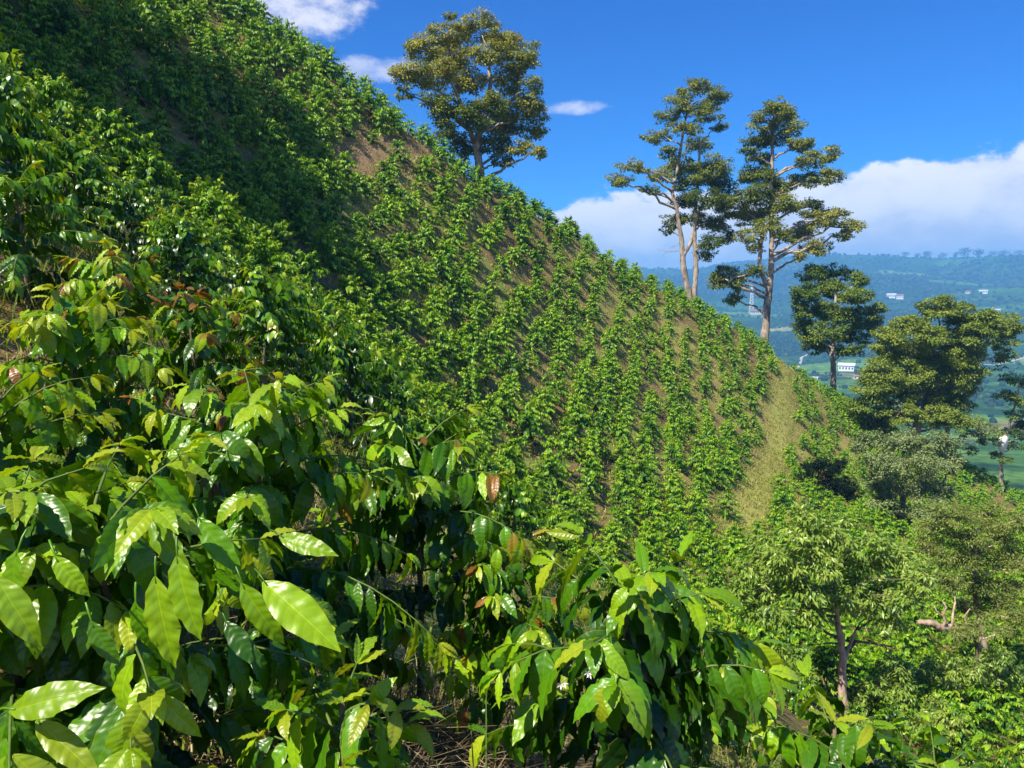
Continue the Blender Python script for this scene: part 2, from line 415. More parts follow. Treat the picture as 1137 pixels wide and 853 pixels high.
def foliage_arrays(pos, dr, nr, L, tone, templates, rng):
    """all leaves of one plant as one vertex/face set"""
    pos, dr, nr = np.asarray(pos, float), norm(np.asarray(dr, float)), np.asarray(nr, float)
    L, tone = np.asarray(L, float), np.asarray(tone, float)
    nr = norm(nr - (nr * dr).sum(-1, keepdims=True) * dr)
    sd = np.cross(dr, nr)
    k = rng.integers(0, len(templates), len(pos))
    VV, QQ, TT, UV, TN, n = [], [], [], [], [], 0
    for j, (tv, tf, tuv) in enumerate(templates):
        s = np.where(k == j)[0]
        if not len(s): continue
        W = rng.uniform(0.85, 1.15, len(s))
        v = pos[s][:, None] + L[s][:, None, None] * ((tv[None, :, 0] * W[:, None])[..., None] * sd[s][:, None] + tv[None, :, 1, None] * dr[s][:, None] + tv[None, :, 2, None] * nr[s][:, None])
        f = tf[None] + (np.arange(len(s)) * len(tv))[:, None, None] + n
        (QQ if tf.shape[1] == 4 else TT).append(f.reshape(-1, tf.shape[1]))
        VV.append(v.reshape(-1, 3)); UV.append(np.tile(tuv, (len(s), 1))); TN.append(np.repeat(tone[s], len(tv)))
        n += len(s) * len(tv)
    return dict(V=np.concatenate(VV), Q=np.concatenate(QQ) if QQ else None, T=np.concatenate(TT) if TT else None, uv=np.concatenate(UV), tone=np.concatenate(TN))

def foliage_mesh(name, fa):
    return make_mesh(name, fa['V'], fa['Q'], fa['T'], fa['uv'], {'tone': fa['tone']})

UP = np.array([0, 0, 1.0])
def coffee_plan(rng, h=1.7, rad=0.8, node=0.11, gap=0.065, leaf=0.14, start=0.10, tone_bias=0.0, bronze=0.0, dome=True):
    """coffee shrub: upright stems, pairs of spreading side branches, leaves in opposite pairs along them"""
    pos, dr, nr, L, tn, branches = [], [], [], [], [], []
    stems = []
    lean = rng.normal(0, 0.05, 2)
    zs = np.linspace(0, h, 10)
    stem = np.stack([lean[0] * zs + 0.02 * np.sin(zs * 3), lean[1] * zs + 0.02 * np.cos(zs * 2.3), zs], -1)
    stems.append((stem, np.linspace(0.022, 0.006, 10)))
    z = h * start; a0 = rng.uniform(0, 6.28); k = 0
    while z < h * 0.985:
        tt = z / h
        for s in (0, math.pi):
            az = a0 + s + rng.normal(0, 0.3)
            prof = math.sqrt(max(0.06, 1 - ((tt - 0.28) / 0.76) ** 2)) if dome else math.sin(math.pi * min(0.97, max(0.12, 0.30 + 0.62 * tt))) ** 0.75
            ln = rad * prof * rng.uniform(0.75, 1.18) + 0.05
            base = np.array([np.interp(z, zs, stem[:, 0]), np.interp(z, zs, stem[:, 1]), z])
            el = 0.25 + 0.7 * tt ** 2 + rng.normal(0, 0.1)
            hd = np.array([math.cos(az), math.sin(az), 0])
            npt = max(3, int(ln / gap) + 1)
            sgl = np.linspace(0, ln, npt)
            dro = (0.42 + 0.25 * rng.random()) / max(rad, .3)
            pts = base + hd * sgl[:, None] * math.cos(el) + UP * (sgl * math.sin(el) - dro * sgl ** 2)[:, None]
            branches.append(pts)
            tg = norm(np.gradient(pts, axis=0))
            for i in range(1, npt):
                f = sgl[i] / ln
                if f < 0.22 and tt < 0.7 and rng.random() < 0.6: continue
                for sg in (1, -1):
                    if rng.random() < 0.06: continue
                    side = np.cross(tg[i], UP) * sg
                    young = max(0, (f - 0.7) / 0.3) * (0.4 + 0.6 * tt)
                    drp = rng.uniform(0.4, 1.3) * (1 - 0.5 * young)
                    d = tg[i] * rng.uniform(0.45, 0.95) + side * rng.uniform(0.55, 1.0) - UP * drp + rng.normal(0, 0.15, 3)
                    n_ = UP * rng.uniform(0.6, 1.1) + hd * rng.uniform(0.0, 0.5) + rng.normal(0, 0.28, 3)
                    pos.append(pts[i] + side * 0.006); dr.append(d); nr.append(n_)
                    L.append(leaf * rng.uniform(0.75, 1.25) * (1 - 0.35 * young))
                    tn.append(np.clip(-0.06 + 0.34 * tt + 0.36 * young + 0.32 * f + rng.normal(0, 0.09) + tone_bias, 0, 0.93) if rng.random() > bronze * young * 2 else 1.28)  # inner and lower leaves darkened to imitate shade; young tips paler by growth
            for q in range(2):                      # shoot tip
                d = tg[-1] + rng.normal(0, 0.3, 3) + UP * 0.3
                pos.append(pts[-1]); dr.append(d); nr.append(UP + rng.normal(0, 0.3, 3)); L.append(leaf * rng.uniform(0.5, 0.8))
                tn.append(np.clip(rng.uniform(0.6, 0.88) + tone_bias, 0, 0.94) if rng.random() > bronze else 1.28)
        a0 += math.pi / 2 + rng.normal(0, 0.25); k += 1
        z += node * (1 - 0.45 * tt) * rng.uniform(0.85, 1.15)
    for q in range(4):
        a = rng.uniform(0, 6.28)
        d = np.array([math.cos(a), math.sin(a), rng.uniform(0.3, 1.3)])
        pos.append(stem[-1]); dr.append(d); nr.append(UP - 0.6 * d); L.append(leaf * rng.uniform(0.5, 0.9)); tn.append(0.85 if rng.random() > bronze else 1.28)
    return np.array(pos), np.array(dr), np.array(nr), np.array(L), np.array(tn), stems, branches

def wood_of(stems, branches, r=0.005, seg=5, step=2):
    mb = MB()
    for p, rr in stems: mb.tube(p, rr, 7)
    tb = MB()
    for p in branches:
        q = p[::step] if len(p) > 4 else p
        tb.tube(q, np.linspace(r, r * 0.35, len(q)), seg)
    return mb, tb

HILL_GROUP = 'coffee bushes planted in rows on the hillside'
FG_GROUP = 'coffee bushes close to the camera'

# ------------------------------------------------------------------ foreground coffee shrubs, each its own plant
# (px, py) of the top, distance, crown radius, leaf length, seed, tone, bronze, label
FG = [
    (150, 548, 1.75, 0.56, 0.165, 1, 0.16, 0.0, 'bright yellow-green coffee bush at the bottom left with a pair of huge hanging leaves'),
    (-40, 560, 1.55, 0.45, 0.16, 2, 0.20, 0.0, 'yellow-lit coffee bush cut by the left edge near the bottom corner'),
    (275, 452, 2.75, 0.68, 0.165, 3, 0.16, 0.0, 'glossy green coffee bush in the left centre with large ribbed leaves above the yellow-green one'),
    (455, 488, 3.3, 0.68, 0.165, 4, 0.12, 0.16, 'coffee bush with bronze shoot tips hanging over the dark hollow of dry grass'),
    (712, 668, 1.85, 0.56, 0.17, 5, 0.0, 0.0, 'dark glossy coffee bush at the bottom centre with an upright green shoot'),
    (118, 296, 4.3, 0.48, 0.15, 6, 0.10, 0.18, 'rounded coffee bush at the left with reddish young leaves, standing apart before the shade'),
    (222, 345, 4.2, 0.50, 0.15, 7, 0.02, 0.5, 'coffee bush with the most orange-red new leaves, right of the rounded one'),
    (45, 350, 3.4, 0.55, 0.155, 8, 0.12, 0.02, 'dark leaved coffee bush at the left edge above the dry leaf litter'),
    (-30, 440, 2.6, 0.55, 0.15, 9, 0.18, 0.0, 'coffee bush cut by the left edge beside the patch of dry litter'),
    (925, 800, 2.5, 0.50, 0.16, 10, 0.0, 0.0, 'low coffee bush peeking over the bottom edge right of the dark glossy one'),
    (1040, 838, 3.4, 0.6, 0.15, 11, -0.02, 0.02, 'low coffee bush peeking over the bottom edge near the right corner'),
    (585, 618, 3.1, 0.42, 0.15, 12, 0.05, 0.08, 'coffee bush with hanging leaves between the bronze-tipped bush and the dark glossy one'),
    (335, 785, 1.5, 0.28, 0.14, 13, 0.02, 0.0, 'small green coffee bush at the bottom edge left of the dry grass'),
    (20, 205, 5.6, 0.7, 0.15, 14, 0.05, 0.02, 'tall coffee bush at the left edge below the shaded slope'),
]
fgxy = []
def fg_bush(px, py, d, rad, leaf, seed, tb, bz, label):
    rng = np.random.default_rng(100 + seed)
    top = P(px, py, d); gz = float(ground_z(top[0], top[1]))
    h = max(0.7, top[2] - gz)
    pl = coffee_plan(rng, h, rad, node=0.076, gap=0.046, leaf=leaf * 0.86, tone_bias=tb, bronze=bz, start={4: 0.5, 12: 0.5}.get(seed, 0.12))
    pos, dr, nr, L, tn, stems, br = pl
    wp = pos + np.array([top[0], top[1], gz])
    keep = np.linalg.norm(wp + norm(dr) * L[:, None] * .5, axis=1) > 1.12
    fa = foliage_arrays(pos[keep], dr[keep], nr[keep], L[keep], tn[keep], L0, rng)
    root = empty('coffee_bush', (top[0], top[1], gz))
    tag(root, label, 'coffee bush', FG_GROUP)
    link('foliage', foliage_mesh('foliage', fa), M['leaf0'], root)
    sm, tm = wood_of(stems, br)
    sm.build('stem', M['stem'], root); tm.build('branches', M['twig'], root)
    fgxy.append((top[0], top[1], rad))
    return root
fg_roots = [fg_bush(*a) for a in FG]

def hero_leaves(root, specs, seed):
    """single large leaves singled out in the photo: base pixel, tip pixel, distances, tone"""
    rng = np.random.default_rng(seed); o = np.array(root.location)
    pos, dr, nr, L, tn = [], [], [], [], []
    for (x0, y0, d0, x1, y1, d1, tone) in specs:
        a, b = P(x0, y0, d0), P(x1, y1, d1)
        pos.append(a - o); dr.append((b - a)); L.append(np.linalg.norm(b - a) * 1.05); tn.append(tone)
        nr.append(np.array([-0.15, -0.75, 0.75]) + rng.normal(0, .15, 3))
    fa = foliage_arrays(pos, dr, nr, L, tn, L0[:2], rng)
    return fa
def add_hero(root, specs, seed, twig_from):
    fa = hero_leaves(root, specs, seed)
    ch = [c for c in root.children if c.name.startswith('foliage')][0]
    me = ch.data
    n = len(me.vertices); V = np.empty(n * 3, np.float32); me.vertices.foreach_get('co', V)
    nl = len(me.loops); li = np.empty(nl, np.int32); me.loops.foreach_get('vertex_index', li)
    tone = np.empty(n, np.float32); me.attributes['tone'].data.foreach_get('value', tone)
    uvl = np.empty(nl * 2, np.float32); me.uv_layers[0].data.foreach_get('uv', uvl)
    uv = np.zeros((n, 2), np.float32); uv[li] = uvl.reshape(-1, 2)
    mb = MB(); o = np.array(root.location)
    for s in specs:                                # leaf stalks belong to the leaves
        a = P(s[0], s[1], s[2]) - o; b0 = P(*twig_from) - o
        back = (b0 - a) / np.linalg.norm(b0 - a) * .5 - norm(P(s[3], s[4], s[5]) - P(s[0], s[1], s[2])) * .7 + np.array([0, .35, .2])
        b0 = a - norm(P(s[3], s[4], s[5]) - P(s[0], s[1], s[2])) * .028 + np.array([0, .012, .004]); mid = (a + b0) / 2 + np.array([0, 0, 0.004])
        mb.tube([b0, mid, a + norm(P(s[3], s[4], s[5]) - P(s[0], s[1], s[2])) * .012], [0.0024, 0.0022, 0.0018], 5)
    SV = np.concatenate(mb.V); n2 = n + len(fa['V'])
    q = np.concatenate([li.reshape(-1, 4), fa['Q'] + n, np.concatenate(mb.Q) + n2])
    ch.data = make_mesh('foliage', np.concatenate([V.reshape(-1, 3), fa['V'], SV]), q, np.concatenate(mb.T) + n2, np.concatenate([uv, fa['uv'], np.full((len(SV), 2), .3)]), {'tone': np.concatenate([tone, fa['tone'], np.full(len(SV), .6)])})
    ch.data.materials.append(M['leaf0'])
add_hero(fg_roots[0], [
    (196, 618, 1.32, 212, 712, 1.27, 0.80), (172, 640, 1.34, 186, 745, 1.30, 0.78), (150, 668, 1.40, 160, 735, 1.38, 0.70),
    (292, 646, 1.38, 372, 714, 1.30, 0.90), (268, 648, 1.42, 312, 722, 1.38, 0.72), (165, 570, 1.50, 200, 640, 1.42, 0.78),
    (310, 596, 1.55, 368, 612, 1.50, 0.84), (120, 590, 1.5, 95, 650, 1.45, 0.7),
    (100, 690, 1.3, 128, 740, 1.28, 0.62), (250, 690, 1.5, 285, 740, 1.45, 0.4), (220, 575, 1.55, 262, 635, 1.5, 0.74)], 5, (215, 600, 1.5))
add_hero(fg_roots[1], [
    (10, 790, 1.12, 98, 762, 1.10, 0.90), (40, 800, 1.15, 105, 858, 1.10, 0.84), (-5, 640, 1.2, 38, 715, 1.15, 0.80), (60, 618, 1.3, 92, 662, 1.27, 0.78), (20, 610, 1.35, -5, 690, 1.3, 0.72)], 6, (-20, 720, 1.25))

# ------------------------------------------------------------------ shrub prototypes for the rows
def proto(kind, seed, h, rad, leaf, node, gap, templates, tone):
    rng = np.random.default_rng(seed)
    pos, dr, nr, L, tn, stems, br = coffee_plan(rng, h, rad, node=node, gap=gap, leaf=leaf, tone_bias=tone, bronze=0.012 if kind == 'mid' else 0.0)
    fa = foliage_arrays(pos, dr, nr, L, tn, templates, rng)
    sm, tm = wood_of(stems, br[::2 if kind == 'far' else 1], 0.006, 4, 3)
    return fa, sm, tm
mid_protos = [proto('mid', 200 + k, 1.7, 0.95, 0.15, 0.10, 0.065, L1, 0.05) for k in range(4)]
far_protos = [proto('far', 300 + k, 1.36, 0.88 + 0.07 * (k % 3), 0.140, 0.078, 0.047, L2, 0.10) for k in range(5)]
lite_protos = [proto('far', 400 + k, 1.36, 0.88 + .07 * (k % 3), 0.180, 0.098, 0.064, L2, 0.10)[0] for k in range(4)]

# rows across the slope: plan positions
SHADE = [(0, 20), (90, 20), (160, 60), (250, 100), (330, 150), (365, 185), (345, 225), (405, 275), (436, 342), (388, 332), (300, 306), (228, 256), (150, 218), (98, 158), (0, 85)]
def inside(x, y, poly):
    c = False; n = len(poly); j = n - 1
    for i in range(n):
        xi, yi = poly[i]; xj, yj = poly[j]
        if (yi > y) != (yj > y) and x < (xj - xi) * (y - yi) / (yj - yi) + xi: c = not c
        j = i
    return c

rowdir = np.array([0.18, 1.0]); rowdir /= np.linalg.norm(rowdir); rowper = np.array([rowdir[1], -rowdir[0]])
cand = []
for i in range(-46, 80):
    for j in range(-8, 100):
        p = rowper * (i * 1.66 + 0.25 * math.sin(j * .35 + i)) + rowdir * (j * 1.62 + 0.81 * (i % 2) + 0.4) + R.normal(0, 0.19, 2)
        cand.append(p)
cand = np.array(cand)
cz = ground_z(cand[:, 0], cand[:, 1])
c3 = np.column_stack([cand, cz])
qx, qy, qf = proj(c3 + [0, 0, 1.0])
dist = np.linalg.norm(c3, axis=1)
ridge_poly = np.array([P(*a)[:2] for a in RIDGE])
keep = []
PATHD = seg_dist(cand[:, 0], cand[:, 1], PATHL); BD = np.minimum(seg_dist(cand[:, 0], cand[:, 1], BANK), seg_dist(cand[:, 0], cand[:, 1], BANK2) + 0.4)
TREES_XY = []
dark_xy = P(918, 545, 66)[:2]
for k in range(len(cand)):
    x, y = cand[k]
    if y < 3.2 and abs(x) < 6: continue
    if dist[k] < 4.5: continue
    if not (-260 < qx[k] < 1420 and -420 < qy[k] < 1100 and qf[k] > 0): continue
    if PATHD[k] < 1.35 + 0.4 * math.sin(y * .5) and 44 < y < 104: continue
    if BD[k] < 0.65: continue
    if y < 9 and any(math.hypot(x - a, y - b) < 0.9 + 0.3 * c for a, b, c in fgxy): continue
    if math.hypot(x - 8.3, y - 20) < 1.3 or (dist[k] < 19 and qx[k] > 830): continue
    if 430 < qx[k] < 580 and dist[k] < 9: continue
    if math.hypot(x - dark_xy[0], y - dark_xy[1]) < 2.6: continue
    if y > 130 or (R.random() < 0.05): continue
    keep.append(k)
keep = np.array(keep)
vis = np.array([visible(c3[k] + [0, 0, 1.5]) for k in keep])
inframe = np.array([(-20 < qx[k] < 1157 and -25 < qy[k] < 880) for k in keep])
ok = vis | (R.random(len(keep)) < 0.25)
keep, vis, inframe = keep[ok], vis[ok], inframe[ok]
order = np.argsort(dist[keep] + 1000 * (~(vis & inframe)))
keep, vis, inframe = keep[order], vis[order], inframe[order]
N_IND = 284
def zone(px, py, d, k):
    rd = seg_dist(np.array(c3[k][0]), np.array(c3[k][1]), ridge_poly)
    if inside(px, py, SHADE): return 'coffee bush in the deep shade on the upper left slope'
    if PATHD[k] < 4.2 and d > 30: return 'coffee bush along the edge of the bare grassy strip'
    if px > 830 and d > 60: return 'coffee bush in the rows right of the bare grassy strip'
    if d < 9: return 'large leafy coffee bush on the near slope just behind the closest bushes'
    if d < 14 and px < 400: return 'sunlit coffee bush on the near slope below the deep shade'
    if d < 25 and px < 480: return 'coffee bush on the rim of the near slope, in front of the main hillside'
    if px > 760: return 'coffee bush low on the right slope under the spreading trees'
    if py > 520: return 'coffee bush at the foot of the hillside above the dark glossy bush'
    if rd < 5: return 'coffee bush on the skyline ridge'
    if px < 520 and py < 240: return 'coffee bush on the sunlit upper slope left of the lone ridge tree'
    if px < 520: return 'coffee bush on the hillside just right of the deep shade'
    if py < 400: return 'coffee bush in the upper rows below the ridge right of the lone tree'
    return 'rounded coffee bush in the open middle rows of the hillside'

ind_proto = {}
def proto_obj(kind, i):
    key = (kind, i)
    fa, sm, tm = (mid_protos if kind == 'mid' else far_protos)[i]
    if key not in ind_proto:
        ind_proto[key] = (foliage_mesh('foliage', fa), sm.mesh('stem'), tm.mesh('branches'))
        ind_proto[key][0].materials.append(M['leaf1' if kind == 'mid' else 'leaf2'])
        ind_proto[key][1].materials.append(M['stem']); ind_proto[key][2].materials.append(M['twig'])
    return ind_proto[key]
stuffV, stuffT, stuffTone, sn = [], [], [], 0
def big(k):          # bushes are older and fuller on the upper left, younger down on the right
    x, y = cand[k]
    return np.clip(1.27 - 0.0085 * (x + 20), 0.88, 1.28)
RIMX = [-300, 0, 60, 130, 210, 290, 350, 430, 500, 560, 620, 720, 800, 1137, 1500]
RIMY = [-200, 62, 112, 195, 232, 290, 332, 395, 455, 525, 600, 650, 700, 845, 900]
ni = 0
for idx, k in enumerate(keep):
    x, y, z = c3[k]; d = dist[k]
    s = big(k) * (R.uniform(0.78, 1.16) if R.random() > 0.08 else R.uniform(0.45, 0.7))
    if d < 25:                                     # shrubs on the near slope stay below the rim that the photo shows
        rim = np.interp(qx[k], RIMX, RIMY) + R.uniform(-6, 14)
        for q in range(14):
            if proj(np.array([x, y, z + 1.75 * s]))[1] > rim: break
            s *= 0.93
        if s < 0.42: continue
    rz = R.uniform(0, 6.28)
    if ni < N_IND and vis[idx] and inframe[idx]:
        kind = 'mid' if d < 24 else 'far'
        fm, sm, tm = proto_obj(kind, int(R.integers(0, 4 if kind == 'mid' else 5)))
        root = empty('coffee_bush', (x, y, z - 0.03), rz)
        root.scale = (s, s, s * R.uniform(0.88, 1.12))
        tag(root, zone(qx[k], qy[k], d, k), 'coffee bush', HILL_GROUP)
        link('foliage', fm, None, root); link('stem', sm, None, root)
        if kind == 'mid': link('branches', tm, None, root)
        ni += 1
    else:
        fa = lite_protos[int(R.integers(0, 4))] if d > 42 or not (vis[idx] and inframe[idx]) else far_protos[int(R.integers(0, 5))][0]
        c_, s_ = math.cos(rz), math.sin(rz)
        v = fa['V'] * s * np.array([1, 1, R.uniform(0.88, 1.15)])
        v = np.stack([v[:, 0] * c_ - v[:, 1] * s_ + x, v[:, 0] * s_ + v[:, 1] * c_ + y, v[:, 2] + z], -1)
        stuffV.append(v); stuffT.append(fa['T'] + sn); sn += len(v)
        stuffTone.append(np.clip(fa['tone'] + R.normal(0, 0.08), 0, 1))
st = link('coffee_rows', make_mesh('coffee_rows', np.concatenate(stuffV), None, np.concatenate(stuffT), attrs={'tone': np.concatenate(stuffTone)}), M['leaf2'])
tag(st, 'rows of small coffee bushes covering the far part of the hillside', 'coffee bushes', kind='stuff')
print('individual bushes', ni, 'rest', len(stuffV))

# ------------------------------------------------------------------ ground cover
def blades(name, pts, per, hgt, wid, lean, tone, mat, label, cat, seed, spread=0.12):
    rng = np.random.default_rng(seed)
    n = len(pts); base = np.repeat(pts, per, 0) + np.column_stack([rng.normal(0, spread, n * per), rng.normal(0, spread, n * per), np.zeros(n * per)])
    N = len(base); az = rng.uniform(0, 6.28, N); le = rng.uniform(*lean, N); H = rng.uniform(*hgt, N); w = wid * rng.uniform(.6, 1.3, N)
    hd = np.stack([np.cos(az), np.sin(az), np.zeros(N)], -1); sd = np.stack([-np.sin(az), np.cos(az), np.zeros(N)], -1)
    a2 = rng.uniform(0, 6.28, N); sd = sd * np.cos(a2)[:, None] + hd * np.sin(a2)[:, None]
    p0 = base - UP * 0.03; p1 = base + UP * (H * .6)[:, None] + hd * (le * H * .35)[:, None]; p2 = base + UP * (H * (1 - .45 * le))[:, None] + hd * (le * H)[:, None]
    V = np.stack([p0 - sd * w[:, None], p0 + sd * w[:, None], p1 - sd * w[:, None] * .7, p1 + sd * w[:, None] * .7, p2], 1).reshape(-1, 3)
    o = np.arange(N)[:, None] * 5
    Q = o + np.array([[0, 1, 3, 2]]); T = o + np.array([[2, 3, 4]])
    tn = np.repeat(np.clip(rng.uniform(*tone, N), 0, 1), 5)
    ob = link(name, make_mesh(name, V, Q, T, attrs={'tone': tn}), mat)
    return tag(ob, label, cat, kind='stuff')
def scatter_near(n, x0, x1, y0, y1, seed, cond=None):
    rng = np.random.default_rng(seed)
    x = rng.uniform(x0, x1, n); y = rng.uniform(y0, y1, n)
    if cond is not None:
        k = cond(x, y); x, y = x[k], y[k]
    return np.column_stack([x, y, ground_z(x, y)])
gpts = scatter_near(60000, -22, 62, 18, 112, 31, lambda x, y: (fbm(x * .35, y * .35, 3, 40) > 0.42) | (seg_dist(x, y, PATHL) < 3))
blades('grass', gpts, 4, (0.10, 0.32), 0.026, (0.4, 1.4), (0.1, 1.0), M['grass'], 'short yellowing grass and weeds between the coffee rows', 'grass', 32)
pp = scatter_near(16000, 5, 50, 36, 110, 33, lambda x, y: seg_dist(x, y, PATHL) < 1.5)
blades('strip_grass', pp, 7, (0.10, 0.32), 0.016, (0.3, 1.1), (0.25, 0.9), M['grass'], 'pale dry grass covering the bare strip down the hillside', 'grass', 34)
bk = scatter_near(9000, -32, 2, 34, 72, 43, lambda x, y: np.minimum(seg_dist(x, y, BANK), seg_dist(x, y, BANK2)) < 1.8)
blades('bank_grass', bk, 6, (0.10, 0.34), 0.022, (0.4, 1.5), (0.1, 1.0), M['straw'], 'dry brown grass on the bare bank across the upper slope', 'grass', 44)
wp_ = scatter_near(5200, -7, 3, 1.2, 16, 35)
blades('weeds', wp_, 5, (0.10, 0.40), 0.006, (0.3, 1.2), (0.0, 0.7), M['grass'], 'low weeds on the near slope under the bushes', 'weeds', 36, .08)
c0 = pick(520, 770); 
hx, hy = (0.05, 2.5)
dry = scatter_near(1700, -0.75, 0.65, 1.55, 3.6, 37)
blades('dry_grass', dry, 5, (0.18, 0.62), 0.0028, (0.5, 1.8), (0.0, 1.0), M['straw'], 'tangle of dead straw-coloured grass in the dark hollow at the bottom', 'dry grass', 38, .05)
dry2 = scatter_near(1500, -3.2, -0.8, 2.2, 6.0, 39)
blades('dry_straw', dry2, 5, (0.06, 0.22), 0.0035, (0.8, 2.2), (0.2, 1.0), M['straw'], 'dry straw litter lying under the left-hand bushes', 'straw', 40, .08)
# dead leaves lying about
rng = np.random.default_rng(41); lp = scatter_near(5200, -7, 2.5, 1.2, 12, 42)
a = rng.uniform(0, 6.28, len(lp))
fa = foliage_arrays(lp + UP * 0.02, np.stack([np.cos(a), np.sin(a), rng.normal(0, .25, len(lp))], -1), UP + rng.normal(0, .4, (len(lp), 3)), rng.uniform(.05, .13, len(lp)), rng.uniform(0, 1, len(lp)), L1, rng)
tag(link('leaf_litter', foliage_mesh('leaf_litter', fa), M['litter']), 'brown dead leaves scattered over the near slope', 'leaf litter', kind='stuff')
# one tall green-yellow grass stalk and a fallen straw in the hollow
mb = MB(); a = P(540, 800, 2.0); b_ = P(534, 742, 2.0)
a[2] = ground_z(a[0], a[1])
for q in range(7):
    az = q * 0.9; hh = (b_[2] - a[2]) * R.uniform(.35, 1.0) if q else (b_[2] - a[2])
    tip = a + np.array([math.cos(az) * .16 * (q > 0), math.sin(az) * .16 * (q > 0), hh])
    mb.tube([a + np.array([math.cos(az), math.sin(az), 0]) * .01, (a + tip) / 2 + np.array([0, 0, .04]), tip], [0.005, 0.0045, 0.001], 5)
g_ = mb.build('grass_stalk', M['twig']); tag(g_, 'upright yellow-green grass clump with one tall blade in the dark hollow', 'grass clump')

# white coffee blossoms as parts of the dark glossy bush
mb = MB()
for (px, py, d) in [(655, 752, 1.66), (622, 760, 1.66), ]:
    for q in range(2):
        c = P(px + R.uniform(-6, 6), py + R.uniform(-6, 6), d) - np.array(fg_roots[4].location)
        for w in range(5):
            az = w * 1.257 + q; dd = np.array([math.cos(az), -0.5, math.sin(az)])
            sd = np.cross(dd, [0, 1, 0]); sd /= np.linalg.norm(sd)
            mb.add([c, c + dd * .005 + sd * .0018, c + dd * .010, c + dd * .005 - sd * .0018], [[0, 1, 2, 3]])
mb.build('blossom', M['flower'], fg_roots[4])

# ------------------------------------------------------------------ trees
def crown_arrays(clumps, o, rng, leaf, templates, dens, tone, flat=0.55, hang=0.25, upn=0.8):
    """clumps: (centre, rx, rz); sprays of leaves inside each clump"""
    pos, dr, nr, L, tn, twigs = [], [], [], [], [], []
    for (c, rx, rz, tb) in clumps:
        rx, rz = rx * 1.04, rz * 1.16
        ns = int(np.clip(14 + rx * rz * dens * 3.8, 13, 60))
        v = norm(rng.normal(0, 1, (ns, 3))) * (rng.random((ns, 1)) ** 0.45)
        sc = c + v * np.array([rx, rx * 0.85, rz]) * 0.86
        for q in range(ns):
            rs = 0.34 * min(rx, 1.3 * rz + .2) * rng.uniform(0.7, 1.35)
            nl = int(np.clip(12 * rs * rs * dens / (leaf * leaf), 20, 150))
            w = norm(rng.normal(0, 1, (nl, 3))) * (rng.random((nl, 1)) ** 0.5) * np.array([rs, rs, rs * flat])
            p = sc[q] + w
            ou = norm(w + v[q] * rs * .6 + 1e-6)
            d = ou * np.array([1, 1, .5]) + rng.normal(0, .45, (nl, 3)) - UP * hang
            n_ = UP * upn + ou * .5 + rng.normal(0, .42, (nl, 3))
            pos.append(p); dr.append(d); nr.append(n_); L.append(leaf * rng.uniform(.7, 1.3, nl))
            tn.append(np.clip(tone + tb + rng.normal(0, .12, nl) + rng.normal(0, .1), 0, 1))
            if q % 3 == 0: twigs.append((c, sc[q]))
    return np.concatenate(pos) - o, np.concatenate(dr), np.concatenate(nr), np.concatenate(L), np.concatenate(tn), twigs

